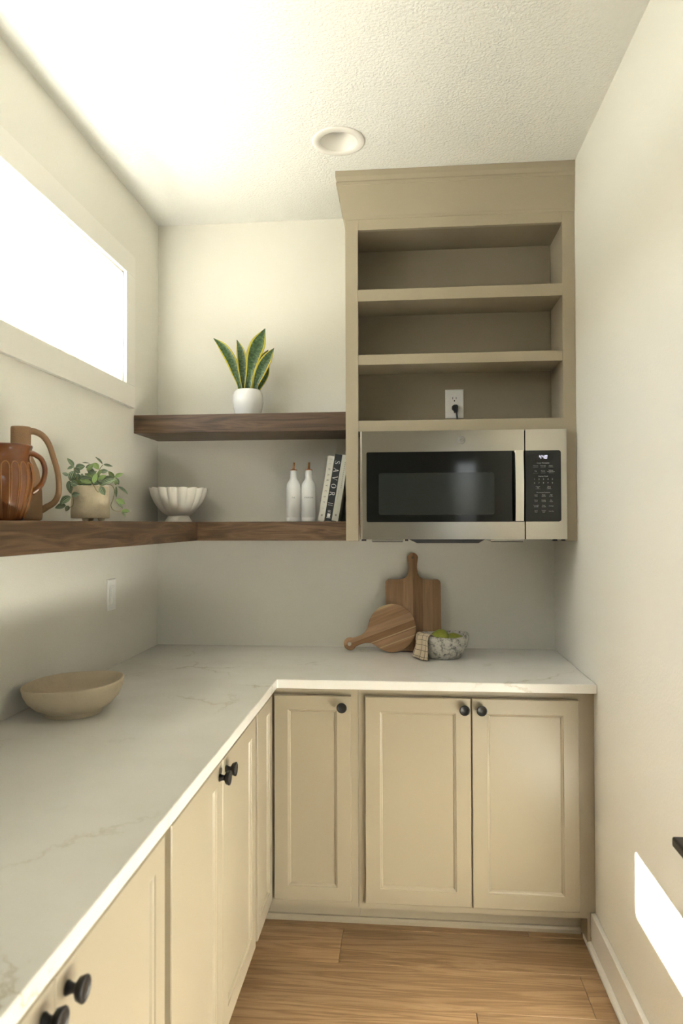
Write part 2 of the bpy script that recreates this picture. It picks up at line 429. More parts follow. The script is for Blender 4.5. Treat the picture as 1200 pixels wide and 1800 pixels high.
# ceiling with a round hole for the downlight
LX, LY, LR = 0.874, -0.627, 0.070
def ceiling():
    x0, x1, y0, y1 = -0.02, W + 0.02, YF - 0.02, 0.02
    n = 48; h = 0.15; b = MB()
    ring = [(LX + LR * math.cos(2*PI*k/n), LY + LR * math.sin(2*PI*k/n), ZC) for k in range(n)]
    sq = []
    for k in range(n):
        a = 2*PI*k/n; c, s = math.cos(a), math.sin(a); q = h / max(abs(c), abs(s))
        sq.append((LX + q*c, LY + q*s, ZC))
    b.add(ring + sq, [(k, (k+1) % n, n + (k+1) % n, n + k) for k in range(n)])
    # four quads around the square plus upper slab
    X0, X1, Y0, Y1 = LX - h, LX + h, LY - h, LY + h
    for (a0, a1, c0, c1) in ((x0, X0, y0, y1), (X1, x1, y0, y1), (X0, X1, y0, Y0), (X0, X1, Y1, y1)):
        b.add([(a0, c0, ZC), (a1, c0, ZC), (a1, c1, ZC), (a0, c1, ZC)], [(0, 3, 2, 1)])
    o = b.build('ceiling', CEIL, fixn=False)
    MB().box(-TW, W + 0.15, YF - 0.12, 0.15, 3.05, 3.12).build('light_block_slab', CEIL, o)  # unseen slab over the ceiling, added to stop light leaking in
    return struct(o)
ceiling()
struct(MB().box(-0.75, 3.05, YH - 0.15, YF - 0.121, ZC, 3.12).build('ceiling_unseen_room', CEIL))  # lid of the unseen room added for fill light

# oak plank floor, each plank its own piece
floor = struct(MB().box(-0.6, 2.9, YH, 0, FZ - 0.05, FZ - 0.006).build('floor', plain('subfloor', (0.10, 0.06, 0.03), 0.9)))
pw, pl = 0.197, 1.22
pk = {}
row = 0; y = -0.572 + pw
while y > -3.7:
    ya = y - pw
    first = {0: 0.30, 1: 0.880, 2: 0.42, 3: 1.30, 4: 0.72, 5: 0.2}.get(row, (row * 0.47) % 1.2 + 0.2)
    cuts = [0.05] + [c for c in (first, first + pl) if 0.1 < c < W - 0.02] + [W - 0.003]
    pass
    for a, c in zip(cuts[:-1], cuts[1:]):
        o = MB().box(-(c-a)/2 + 0.0006, (c-a)/2 - 0.0006, -pw/2 + 0.0006, pw/2 - 0.0006, -0.006, 0).build('plank', OAK, floor, bevel=0.0012, seg=1)
        o.location = ((a + c)/2, (y + ya)/2, FZ)
    y = ya; row += 1
struct(MB().box(-0.6, 2.9, YH, -3.72, FZ - 0.006, FZ).build('floor_unseen_room', OAK))  # floor carried on through the unseen room added for fill light

# skirting board and shoe moulding on the right wall
m = MB(); m.box(W - 0.016, W - 0.0005, -0.6145, YF, FZ, 0.142)
struct(m.build('baseboard_right', TRIM, bevel=0.002))
m = MB(); m.prism([(0, 0), (-0.013, 0), (-0.013, 0.010), (-0.008, 0.018), (0, 0.019)], lambda a, b: (W - 0.0165 + a, -0.56, FZ + b), lambda a, b: (W - 0.0165 + a, YF, FZ + b))
struct(m.build('trim_1', TRIM))

# window: casing boards, jamb liners, frame, pane
win = empty('window_1', (0, (WY0 + WY1)/2, WZ0)); win['kind'] = 'structure'
def wpart(name, m, mat, bevel=0.0):
    o = m.build(name, mat, None, bevel=bevel); o.parent = win; o.matrix_parent_inverse = Matrix.Translation((0, -(WY0 + WY1)/2, -WZ0)); return o
CW = 0.086
wpart('casing_board', MB().box(0.0005, 0.018, WY0 - CW, WY1 + CW, WZ1, WZ1 + CW), TRIM, 0.0015)
wpart('casing_board', MB().box(0.0005, 0.018, WY0 - CW, WY1 + CW, WZ0 - CW, WZ0), TRIM, 0.0015)
wpart('casing_board', MB().box(0.0005, 0.018, WY1, WY1 + CW, WZ0, WZ1), TRIM, 0.0015)
wpart('casing_board', MB().box(0.0005, 0.018, WY0 - CW, WY0, WZ0, WZ1), TRIM, 0.0015)
lt = 0.008
wpart('jamb_liner', MB().box(-0.175, 0.004, WY0, WY1, WZ1 - lt, WZ1), TRIM)
wpart('jamb_liner', MB().box(-0.175, 0.004, WY0, WY1, WZ0, WZ0 + 0.004), TRIM)
wpart('jamb_liner', MB().box(-0.175, 0.004, WY1 - lt, WY1, WZ0, WZ1), TRIM)
wpart('jamb_liner', MB().box(-0.175, 0.004, WY0, WY0 + lt, WZ0, WZ1), TRIM)
fy0, fy1, fz0, fz1 = WY0 + 0.09, -0.49, 2.108, 2.367
m = MB()
m.box(-0.205, -0.175, WY0, WY1, fz1, WZ1); m.box(-0.205, -0.175, WY0, WY1, WZ0, fz0)
m.box(-0.205, -0.175, fy1, WY1, fz0, fz1); m.box(-0.205, -0.175, WY0, fy0, fz0, fz1)
wpart('frame', m, TRIM)
m = MB(); m.add([(-0.19, fy0, fz0), (-0.19, fy1, fz0), (-0.19, fy1, fz1), (-0.19, fy0, fz1)], [(0, 1, 2, 3)])
wpart('pane', m, PANE)

# paving outside, under the window
m = MB(); m.add([(-40, -40, -0.32), (-0.22, -40, -0.32), (-0.22, 40, -0.32), (-40, 40, -0.32)], [(0, 1, 2, 3)])
struct(m.build('ground', DECK))

# ------------------------------------------------------------------ base cabinets
CT = 0.914; CTB = 0.883          # worktop top / underside
CD = 0.660                       # worktop depth
FR = 0.620                       # face frame front
DT = 0.020                       # door thickness
DZ0, DZ1 = 0.153, 0.855          # door bottom / top
KY = 0.527                       # toe kick depth

def knob_mesh():
    m = MB()
    m.lathe([(0.0095, 0), (0.0095, 0.0025), (0.0080, 0.005), (0.0064, 0.010), (0.0070, 0.0125), (0.0112, 0.0150), (0.0150, 0.0175), (0.0170, 0.0235), (0.0176, 0.0255), (0.0168, 0.0272), (0.0140, 0.0278), (0.0132, 0.0272), (0.0, 0.0278)], 28)
    me = bpy.data.meshes.new('knob'); me.from_pydata(m.v, [], m.f); me.polygons.foreach_set('use_smooth', m.sm); me.materials.append(BLACK)
    return me
KNOB = knob_mesh()

def door(parent, w, h, origin, facing, knob=None, fr=0.050):
    """origin: lower left front-frame corner seen from the room; facing 'back' (looks -y) or 'left' (looks +x)"""
    if facing == 'back': U, Nn = Vector((1, 0, 0)), Vector((0, -1, 0))
    else: U, Nn = Vector((0, 1, 0)), Vector((1, 0, 0))
    O = Vector(origin); Z = Vector((0, 0, 1))
    P = lambda u, v, n: O + U*u + Z*v + Nn*n
    m = MB()
    rings = [(0, 0.0005), (0, DT - 0.002), (0.002, DT), (fr, DT), (fr + 0.0015, DT - 0.003), (fr + 0.006, DT - 0.0045), (fr + 0.010, DT - 0.0095)]
    vs = []
    for ins, n in rings: vs += [P(ins, ins, n), P(w - ins, ins, n), P(w - ins, h - ins, n), P(ins, h - ins, n)]
    fs = []
    for i in range(len(rings) - 1):
        for k in range(4):
            a, b = i*4 + k, i*4 + (k+1) % 4
            fs.append((a, b, b + 4, a + 4))
    fs.append((3, 2, 1, 0))
    m.add(vs, fs)
    d = m.build('door', CAB, parent)
    i = fr + 0.009
    q = MB(); q.add([P(i, i, 0.003), P(w-i, i, 0.003), P(w-i, h-i, 0.003), P(i, h-i, 0.003), P(i, i, DT-0.0093), P(w-i, i, DT-0.0093), P(w-i, h-i, DT-0.0093), P(i, h-i, DT-0.0093)],
              [(0,1,2,3),(4,5,6,7),(0,1,5,4),(1,2,6,5),(2,3,7,6),(3,0,4,7)])
    q.build('door_panel', CAB, d)
    if knob:
        k = mesh_obj('knob', KNOB, BLACK, d, label='round matte black knob')
        k.location = P(knob[0], knob[1], DT)
        k.rotation_euler = Nn.to_track_quat('Z', 'Y').to_euler()
    return d

# corner unit: carcass in an L, two hinged door leaves meeting in the inner corner
c = thing('corner_base_cabinet', 'tan corner base cabinet with two narrow doors meeting in the inner angle of the worktop', 'cabinet', (0, 0, FZ))
c.location = (0, 0, 0)
m = MB(); L1 = [(0.002, -0.002), (0.936, -0.002), (0.936, -FR), (FR, -FR), (FR, -0.902), (0.002, -0.902)]
m.prism(L1, lambda a, b: (a, b, 0.125), lambda a, b: (a, b, CTB - 0.0005)); m.build('body', CAB, c)
m = MB(); L2 = [(0.01, -0.01), (0.936, -0.01), (0.936, -KY), (KY, -KY), (KY, -0.902), (0.01, -0.902)]
m.prism(L2, lambda a, b: (a, b, FZ), lambda a, b: (a, b, 0.1245)); m.build('toe_kick', CAB, c)
h = DZ1 - DZ0
door(c, 0.912 - 0.645, h, (0.645, -FR, DZ0), 'back', (0.238, 0.668), 0.048)
door(c, 0.888 - 0.645, h, (FR, -0.888, DZ0), 'left', None, 0.046)

# double-door unit under the microwave
c = thing('double_base_cabinet', 'tan double-door base cabinet on the back wall, below the cutting boards and stone bowl', 'cabinet')
MB().box(0.937, 1.7035, -0.002, -FR, 0.125, CTB - 0.0005).build('body', CAB, c)
MB().box(0.937, 1.7035, -0.01, -KY, FZ, 0.1245).build('toe_kick', CAB, c)
MB().box(1.704, W - 0.0005, -0.30, -FR + 0.006, 0.143, CTB - 0.0005).build('filler_strip', CAB, c)
MB().box(1.704, W - 0.0172, -0.30, -FR + 0.006, FZ, 0.1425).build('filler_base', CAB, c)
door(c, 1.319 - 0.961, h, (0.961, -FR, DZ0), 'back', (0.336, 0.668))
door(c, 0.352, h, (1.3235, -FR, DZ0), 'back', (0.030, 0.668))

# left run
lab = ['tan double-door base cabinet in the left run, between the corner cabinet and the nearest one',
       'tan base cabinet nearest the camera, its two black knobs at the lower left']
for i, (ya, yb, ym) in enumerate([(-0.9025, -1.722, -1.309), (-1.7225, -2.60, -2.163)]):
    c = thing('double_base_cabinet', lab[i], 'cabinet')
    MB().box(0.002, FR, ya, yb, 0.125, CTB - 0.0005).build('body', CAB, c)
    MB().box(0.01, KY, ya, yb, FZ, 0.1245).build('toe_kick', CAB, c)
    far = ya - 0.015; near = yb + 0.022
    door(c, far - ym - 0.0015, h, (FR, ym + 0.0015, DZ0), 'left', (0.030, 0.668))
    door(c, ym - near - 0.0015, h, (FR, near, DZ0), 'left', (ym - near - 0.0015 - 0.030, 0.668))

# shoe moulding along the toe kick
m = MB(); prof = [(0, 0), (0.013, 0), (0.013, 0.012), (0.008, 0.019), (0, 0.020)]
m.prism(prof, lambda a, b: (0.545, -KY - 0.0005 - a, FZ + b), lambda a, b: (W - 0.031, -KY - 0.0005 - a, FZ + b)); struct(m.build('trim_2', CAB))
m = MB(); m.prism(prof, lambda a, b: (KY + 0.0005 + a, -0.547, FZ + b), lambda a, b: (KY + 0.0005 + a, -2.6, FZ + b)); struct(m.build('trim_3', CAB))

# worktop in one L-shaped slab
m = MB(); e = 0.0008
m.prism([(e, -e), (e, -2.62), (CD, -2.62), (CD, -CD), (W - e, -CD), (W - e, -e)], lambda a, b: (a, b, CTB), lambda a, b: (a, b, CT))
tag(m.build('countertop', QUARTZ, bevel=0.003), 'white quartz L-shaped countertop with faint tan veins on the tan base cabinets', 'countertop')

# ------------------------------------------------------------------ wooden wall shelves
S1, S0 = 1.458, 1.382
def grain_box(name, mat, x0, x1, y0, y1, z0, z1, along='x', bevel=0.0015):
    cx, cy, cz = (x0+x1)/2, (y0+y1)/2, (z0+z1)/2
    dx, dy, dz = abs(x1-x0)/2, abs(y1-y0)/2, abs(z1-z0)/2
    if along == 'x': o = MB().box(-dx, dx, -dy, dy, -dz, dz).build(name, mat, bevel=bevel)
    else:
        o = MB().box(-dy, dy, -dx, dx, -dz, dz).build(name, mat, bevel=bevel); o.rotation_euler = (0, 0, PI/2)
    o.location = (cx, cy, cz); return o
SD = 0.270
tag(grain_box('wall_shelf', SHELFW, 0.001, SD - 0.006, -0.001, -2.3, S0, S1, 'y'), 'long dark wooden shelf on the left wall, holding the jugs and trailing plant', 'shelf')
tag(grain_box('wall_shelf', SHELFW, SD - 0.005, 0.877, -0.001, -SD - 0.012, S0, S1, 'x'), 'lower dark wooden shelf on the back wall holding the white bottles and books', 'shelf')
US1, US0 = 1.893, 1.819
tag(grain_box('wall_shelf', SHELFW, 0.001, 0.877, -0.001, -0.284, US0, US1, 'x'), 'upper dark wooden shelf on the back wall under the snake plant', 'shelf')

# ------------------------------------------------------------------ tall open wall cabinet above the microwave
UX = 0.878; UY = -0.405; UB = 1.383
c = thing('open_wall_cabinet', 'tan open-shelved wall cabinet with crown moulding, built around the stainless microwave', 'cabinet')
R0 = UX + 0.048; R1 = 1.684
def pb(name, *a, mat=CAB, bev=0.0012): return MB().box(*a).build(name, mat, c, bevel=bev)
pb('side_panel', UX, UX + 0.018, -0.001, UY + 0.0195, UB, 2.70)
pb('side_panel', W - 0.040, W - 0.0215, -0.001, UY + 0.0195, 1.80, 2.70)
YB = -0.165
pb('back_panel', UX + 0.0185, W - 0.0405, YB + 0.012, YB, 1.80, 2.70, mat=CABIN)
pb('stile', UX, R0, UY + 0.019, UY, UB, 2.70)
pb('stile', R1, W - 0.0005, UY + 0.019, UY, UB, 2.70)
pb('rail', R0, R1, UY + 0.019, UY, 2.565, 2.70)
pb('rail', R0, R1, UY + 0.019, UY, 1.797, 1.838)
for (za, zb, yy) in ((2.2925, 2.337, UY), (2.051, 2.0895, UY + 0.004)):
    m = MB(); m.box(UX + 0.0185, W - 0.0405, YB - 0.0005, UY + 0.0195, za + 0.012, zb - 0.001); m.box(R0, R1, UY + 0.0195, yy, za, zb)
    m.build('shelf_board', CAB, c, bevel=0.001)
MB().box(UX + 0.0185, W - 0.0405, YB - 0.0005, UY + 0.0195, 1.805, 1.830).build('shelf_board', CAB, c)
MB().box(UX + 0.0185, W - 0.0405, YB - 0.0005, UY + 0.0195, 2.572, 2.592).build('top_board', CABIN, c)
# crown: profile swept with a mitred corner
prof = [(0.0, 2.604), (0.006, 2.606), (0.008, 2.612), (0.007, 2.618), (0.028, 2.732), (0.033, 2.734), (0.033, 2.744), (0.028, 2.750), (0.034, 2.762), (0.036, 2.766), (0.036, ZC - 0.001), (0.0, ZC - 0.001)]
m = MB(); vs = []; n = len(prof)
for o_, z_ in prof: vs += [(UX - o_, -0.001, z_), (UX - o_, UY - 0.0003 - o_ * 0.42, z_), (W - 0.0005, UY - 0.0003 - o_ * 0.42, z_)]
fs = []
for i in range(n):
    j = (i + 1) % n
    fs += [(i*3, i*3+1, j*3+1, j*3), (i*3+1, i*3+2, j*3+2, j*3+1)]
fs += [tuple(i*3 for i in range(n)), tuple(i*3+2 for i in reversed(range(n)))]
m.add(vs, fs); m.build('crown_moulding', CAB, c)

# ------------------------------------------------------------------ text helpers
def text_geo(s, size, align='CENTER', space=1.0):
    cu = bpy.data.curves.new('t', 'FONT'); cu.body = s; cu.size = size; cu.align_x = align; cu.align_y = 'CENTER'; cu.space_character = space; cu.resolution_u = 2
    ob = bpy.data.objects.new('t', cu); COL.objects.link(ob)
    dg = bpy.context.evaluated_depsgraph_get()
    me = bpy.data.meshes.new_from_object(ob.evaluated_get(dg))
    vs = [(v.co.x, v.co.y) for v in me.vertices]; fs = [tuple(p.vertices) for p in me.polygons]
    bpy.data.objects.remove(ob); bpy.data.curves.remove(cu); bpy.data.meshes.remove(me)
    return vs, fs
def put(m, geo, O, U, V):
    O, U, V = Vector(O), Vector(U), Vector(V)
    m.add([O + U*a + V*b for a, b in geo[0]], geo[1])

# ------------------------------------------------------------------ microwave
MX0, MX1, MZ0, MZ1, MY = 0.932, 1.690, 1.390, 1.7935, -0.430
mw_ = thing('microwave', 'stainless steel over-the-counter microwave with black glass door and digital clock', 'microwave', (MX0, 0, MZ0))
mw_.location = (0, 0, 0)
MB().box(MX0 + 0.003, MX1 - 0.003, -0.014, MY + 0.031, MZ0, MZ1 - 0.001).build('housing', DARKP, mw_)
SX = 1.5385
def roundrect(x0, x1, z0, z1, rs, n=6):
    """rs: radii lower-left, lower-right, upper-right, upper-left"""
    pts = []
    for (cx, cz, r, a0) in ((x0 + rs[0], z0 + rs[0], rs[0], PI), (x1 - rs[1], z0 + rs[1], rs[1], 1.5*PI), (x1 - rs[2], z1 - rs[2], rs[2], 0), (x0 + rs[3], z1 - rs[3], rs[3], 0.5*PI)):
        if r == 0: pts.append((cx, cz)); continue
        for k in range(n + 1):
            a = a0 + 0.5*PI*k/n; pts.append((cx + r*math.cos(a), cz + r*math.sin(a)))
    return pts
# door skin with rounded left edge (profile extruded vertically)
r = 0.009; arc = [(MX0 + r - r*math.cos(a), MY + r - r*math.sin(a)) for a in [0.5*PI*k/6 for k in range(7)]]
m = MB(); poly = [(MX0, MY + 0.030)] + arc + [(SX - 0.0012, MY), (SX - 0.0012, MY + 0.030)]
m.prism(poly, lambda a, b: (a, b, MZ0), lambda a, b: (a, b, MZ1))
dr = m.build('door', STEEL, mw_)
m = MB(); m.prism(roundrect(0.9575, SX - 0.0012, 1.4545, 1.7155, (0.006, 0, 0, 0.006)), lambda a, b: (a, MY - 0.0012, b), lambda a, b: (a, MY + 0.001, b))
m.build('door_glass', BGLASS, dr)
m = MB(); m.prism(roundrect(1.003, 1.428, 1.481, 1.637, (0.008,)*4), lambda a, b: (a, MY - 0.0017, b), lambda a, b: (a, MY, b))
m.build('window_mesh', MESHGL, dr)
# bowed handle strip on two standoffs
m = MB(); hx0, hx1 = 1.497, 1.5325; N_ = 14; vs = []; fs = []
for i in range(N_ + 1):
    t = i / N_; z_ = 1.4565 + (1.7145 - 1.4565) * t; b_ = -0.030 - 0.008 * math.sin(PI*t)
    for (x_, dy) in ((hx0, 0.006), (hx0 + 0.003, 0.0), (hx1 - 0.003, 0.0), (hx1, 0.006), (hx1, 0.010), (hx0, 0.010)): vs.append((x_, MY + b_ + dy, z_))
for i in range(N_):
    for k in range(6): k2 = (k+1) % 6; fs.append((i*6+k, i*6+k2, (i+1)*6+k2, (i+1)*6+k))
fs += [tuple(range(6)), tuple(N_*6 + k for k in reversed(range(6)))]
m.add(vs, fs); m.box(hx0 + 0.008, hx1 - 0.008, MY - 0.024, MY - 0.001, 1.463, 1.478); m.box(hx0 + 0.008, hx1 - 0.008, MY - 0.024, MY - 0.001, 1.693, 1.708)
m.build('handle', CHROME, dr)
# emblem: disc, ring and interlaced monogram
em = MB(); ex, ez, er = 1.309, 1.757, 0.0150
M_ = Matrix.Translation((ex, MY - 0.0001, ez)) @ Matrix.Rotation(PI/2, 4, 'X')
em.lathe([(er, 0), (er, 0.0012), (er - 0.0012, 0.0016), (er - 0.0026, 0.0010), (0, 0.0010)], 28, M=M_)
emb = em.build('emblem', plain('emblem_grey', (0.30, 0.30, 0.28), 0.35, metal=0.7), dr, label='round grey maker emblem')
m = MB(); put(m, text_geo('GE', 0.0135), (ex, MY - 0.0013, ez), (1, 0, 0), (0, 0, 1))
for k in range(4):
    a0 = k*PI/2 + 0.4
    pts = [(ex + (er-0.0042)*math.cos(a0 + t*0.22), MY - 0.0014, ez + (er-0.0042)*math.sin(a0 + t*0.22)) for t in range(5)]
    m.tube(pts, 0.0005, 5)
m.build('monogram', CHROME, emb)
# control side
m = MB(); m.prism([(SX + 0.0028, MY), (MX1 - 0.002, MY), (MX1, MY + 0.002), (MX1, MY + 0.030), (SX + 0.0028, MY + 0.030)], lambda a, b: (a, b, MZ0), lambda a, b: (a, b, MZ1))
cp = m.build('control_side', STEEL, mw_)
m = MB(); m.prism(roundrect(SX + 0.0028, 1.6685, 1.4545, 1.7155, (0, 0.009, 0.009, 0)), lambda a, b: (a, MY - 0.0012, b), lambda a, b: (a, MY + 0.001, b))
m.build('control_panel', PANELB, cp)
TY = MY - 0.0016; CX = 1.6045
MB().box(CX - 0.037, CX + 0.037, MY - 0.0015, MY, 1.6785, 1.7030).build('clock_display', plain('display_black', (0.003, 0.003, 0.003), 0.1), cp)
# seven-segment clock reading 4:48
SEG = {'4': 'bcfg', '8': 'abcdefg'}
def digit(m, ch, x, z, w, h_):
    t = 0.0019; hh = h_/2
    g = {'a': (x, x+w, z+h_-t, z+h_), 'd': (x, x+w, z, z+t), 'g': (x, x+w, z+hh-t/2, z+hh+t/2), 'f': (x, x+t, z+hh, z+h_), 'e': (x, x+t, z, z+hh), 'b': (x+w-t, x+w, z+hh, z+h_), 'c': (x+w-t, x+w, z, z+hh)}
    for s_ in SEG[ch]:
        x0, x1, z0, z1 = g[s_]; sh = 0.10
        m.add([(x0 + (z0-z)*sh, TY - 0.0002, z0), (x1 + (z0-z)*sh, TY - 0.0002, z0), (x1 + (z1-z)*sh, TY - 0.0002, z1), (x0 + (z1-z)*sh, TY - 0.0002, z1)], [(0, 1, 2, 3)])
m = MB()
for k, (ch, dx) in enumerate((('4', -0.0145), ('4', -0.0030), ('8', 0.0066))): digit(m, ch, CX + dx, 1.6845, 0.0076, 0.0132)
m.build('clock_digits', LED, cp, label='lit clock digits reading 448')
m = MB()
def T(s, x, z, size=0.0052): put(m, text_geo(s, size), (CX + x, TY, z), (1, 0, 0), (0, 0, 1))
T('Sensor Microwave', 0, 1.6690, 0.0060)
for s_, x in (('Popcorn', -0.027), ('Beverage', 0), ('Potato', 0.028)): T(s_, x, 1.6590)
for s_, x in (('Veg', -0.027), ('Reheat', 0)): T(s_, x, 1.6395)
T('Defrost', 0.028, 1.6420, 0.0050); T('Weight/Time', 0.028, 1.6370, 0.0050)
T('Express Cook', 0, 1.6205, 0.0060)
for k in range(5): T(str(k + 1), -0.031 + 0.0160*k, 1.6095, 0.0080); T(str((k + 6) % 10), -0.031 + 0.0160*k, 1.5960, 0.0080)
for a, b_, x in (('Cancel', 'Off', -0.019), ('Start', 'Pause', 0.021)): T(a, x, 1.5830, 0.0056); T(b_, x, 1.5780, 0.0056)
T('Microwave Features', 0, 1.5610, 0.0060)
rows = [(('Cook', 'Time'), ('Timer', 'On/Off'), ('Add', '30 Sec')), (('Power', 'Level'), ('Display', 'On/Off'), ('Set', 'Clock')),
        (('Turntable', 'On/Off'), ('Mute', 'On/Off'), ('Settings', '')), (('Reset', 'Filter'), ('Surface', 'Light'), ('Vent Fan', ''))]
for i, rw in enumerate(rows):
    zz = 1.5500 - i*0.0192
    for (a, b_), x in zip(rw, (-0.026, 0.001, 0.028)):
        if b_: T(a, x, zz + 0.0022, 0.0050); T(b_, x, zz - 0.0030, 0.0050)
        else: T(a, x, zz, 0.0052)
for zz, xs in ((1.6535, (-0.027, 0, 0.028)), (1.6325, (-0.027, 0, 0.028)), (1.5735, (-0.019, 0.021))):
    for x in xs: m.add([(CX + x - 0.009, TY, zz), (CX + x + 0.009, TY, zz), (CX + x + 0.009, TY, zz + 0.0004), (CX + x - 0.009, TY, zz + 0.0004)], [(0, 1, 2, 3)])
m.build('button_lettering', PANELINK, cp)
# underside: vent lip, filters, lamp cover
m = MB(); m.prism([(1.115, 0), (1.395, 0), (1.370, -0.014), (1.145, -0.014)], lambda a, b: (a, MY + 0.004, MZ0 + b - 0.0005), lambda a, b: (a, MY + 0.15, MZ0 + b - 0.0005))
m.build('vent_duct', DARKP, mw_)
FILT = plain('filter_mesh', (0.45, 0.44, 0.40), 0.45, metal=0.8)
for x0, x1 in ((0.976, 1.094), (1.415, 1.535)):
    f_ = MB().box(x0, x1, MY + 0.012, -0.10, MZ0 - 0.0085, MZ0 - 0.0005).build('grease_filter', FILT, mw_, bevel=0.002)
    MB().box(x0 + 0.002, x1 - 0.002, MY + 0.009, MY + 0.012, MZ0 - 0.0105, MZ0 - 0.0085).build('filter_rim', DARKP, f_)
for x0, x1 in ((0.938, 0.955), (1.100, 1.112), (1.640, 1.655), (1.672, 1.684)):
    MB().box(x0, x1, MY + 0.006, MY + 0.03, MZ0 - 0.006, MZ0 - 0.0005).build('mounting_tab', DARKP, mw_)

# ------------------------------------------------------------------ outlet in the cabinet, plug, wall switch
o_ = thing('power_outlet', 'white wall outlet inside the open cabinet above the microwave', 'outlet', (1.303, YB - 0.0005, 1.936))
def plate(parent, w, h_, t=0.006):
    m = MB(); a, b_ = w/2, h_/2; i = 0.004
    vs = [(-a, 0, -b_), (a, 0, -b_), (a, 0, b_), (-a, 0, b_), (-a, -t*0.6, -b_), (a, -t*0.6, -b_), (a, -t*0.6, b_), (-a, -t*0.6, b_), (-a+i, -t, -b_+i), (a-i, -t, -b_+i), (a-i, -t, b_-i), (-a+i, -t, b_-i)]
    m.add(vs, [(0,1,2,3)] + [(r_*4+k, r_*4+(k+1)%4, r_*4+4+(k+1)%4, r_*4+4+k) for r_ in range(2) for k in range(4)] + [(8,9,10,11)])
    return m.build('cover_plate', WHITEP, parent)
pl_ = plate(o_, 0.074, 0.117)
MB().box(-0.0168, 0.0168, -0.0085, -0.0055, -0.0335, 0.0335).build('receptacle', WHITEP, o_, bevel=0.001)
for zz in (0.018,):
    MB().box(-0.0078, -0.0058, -0.0088, -0.0080, zz, zz + 0.0085).build('slot', SLOT, o_)
    MB().box(0.0060, 0.0080, -0.0088, -0.0080, zz + 0.0005, zz + 0.008).build('slot', SLOT, o_)
    MB().lathe([(0.0026, 0), (0.0026, 0.0006)], 12, closed_top=True, M=Matrix.Translation((0, -0.0082, zz - 0.0065)) @ Matrix.Rotation(PI/2, 4, 'X')).build('ground_hole', SLOT, o_)
for zz in (0.048, -0.048):
    MB().lathe([(0.003, 0), (0.003, 0.0012), (0.0022, 0.0016)], 12, closed_top=True, M=Matrix.Translation((0, -0.0058, zz)) @ Matrix.Rotation(PI/2, 4, 'X')).build('screw', WHITEP, o_)
p_ = thing('power_plug', 'dark grey plug and cord pushed into the outlet above the microwave', 'plug', (1.304, YB - 0.0095, 1.917))
m = MB(); m.prism([(-0.011, -0.005), (-0.011, 0.006), (-0.005, 0.012), (0.008, 0.012), (0.012, 0.006), (0.010, -0.016), (-0.002, -0.018), (-0.005, -0.010)], lambda a, b: (a, -0.0005, b), lambda a, b: (a*0.85, -0.024, b*0.9 - 0.001))
pbd = m.build('plug_body', DARKP, p_, bevel=0.002); pbd.scale = (1.15, 1.0, 1.15)
m = MB(); m.tube(catmull([(0.005, -0.018, -0.008), (0.006, -0.024, -0.030), (0.010, -0.022, -0.060), (0.012, -0.016, -0.104)], 14), 0.0034, 8); m.build('cord', DARKP, p_)
s_ = thing('wall_switch', 'white switch plate on the left wall above the sand-coloured bowl', 'switch', (0.0005, -0.505, 1.186), PI/2)
plate(s_, 0.070, 0.117)
MB().box(-0.0168, 0.0168, -0.0085, -0.0055, -0.0335, 0.0335).build('switch_frame', WHITEP, s_, bevel=0.001)
MB().box(-0.0120, 0.0120, -0.0120, -0.0085, -0.029, 0.029).build('paddle', WHITEP, s_, bevel=0.0015)

# ------------------------------------------------------------------ recessed downlight
d_ = thing('recessed_downlight', 'white recessed ceiling downlight, switched off', 'ceiling light', (LX, LY, ZC))
m = MB(); m.lathe([(0.093, -0.0003), (0.093, -0.003), (0.088, -0.005), (0.066, -0.0045), (0.0640, -0.0015), (0.0640, -0.0003)], 48, closed_bottom=False); m.build('trim_ring', TRIM, d_, fixn=True)
m = MB(); m.lathe([(0.0645, -0.001), (0.060, 0.010), (0.046, 0.060), (0.046, 0.066)], 48, closed_bottom=False); m.build('baffle', TRIM, d_)
m = MB(); m.lathe([(0.0455, 0.055), (0.042, 0.0535), (0.0, 0.0530)], 48, closed_bottom=False); m.build('lens', plain('frosted_lens', (0.72, 0.71, 0.67), 0.4), d_)

# ------------------------------------------------------------------ unidentified black piece at the right edge, built as a wall rail
rl = thing('black_piece', 'unidentified black flat-topped piece jutting in at the right edge, before the sunlit wall', 'bar', (1.663, -1.49, 0.765))
MB().box(0, 0.045, 0, -0.95, -0.006, 0.016).build('rail', BLACK, rl, bevel=0.005, seg=3)
for yy in (-0.25, -0.80):
    m = MB(); m.tube([(0.0225, yy, -0.006), (0.0225, yy, -0.045), (0.035, yy, -0.060), (0.064, yy, -0.062)], 0.007, 10)
    m.lathe([(0.025, 0), (0.025, 0.005)], 20, closed_top=True, M=Matrix.Translation((0.0678, yy, -0.062)) @ Matrix.Rotation(-PI/2, 4, 'Y'))
    m.build('bracket', BLACK, rl)

# ------------------------------------------------------------------ things on the worktop
# sand-coloured stoneware bowl
b_ = thing('serving_bowl', 'wide sand-coloured stoneware bowl on the left worktop', 'bowl', (0.160, -1.128, CT))
def wob(r, z, a): return r * (1 + 0.012 * math.sin(2*a + 0.6)), z + (0.007 * math.cos(a - 0.45) + 0.0015*math.sin(3*a)) * min(1, max(0, z / 0.08))
m = MB(); m.lathe([(0.0745, 0), (0.077, 0.003), (0.0765, 0.011), (0.082, 0.014), (0.104, 0.026), (0.121, 0.044), (0.1315, 0.065), (0.1365, 0.085), (0.1362, 0.0885), (0.1335, 0.0900), (0.1300, 0.0885), (0.124, 0.066), (0.112, 0.046), (0.090, 0.030), (0.060, 0.020), (0.03, 0.017), (0.0, 0.0165)], 56, fn=wob)
m.build('bowl_body', BOWLC, b_)

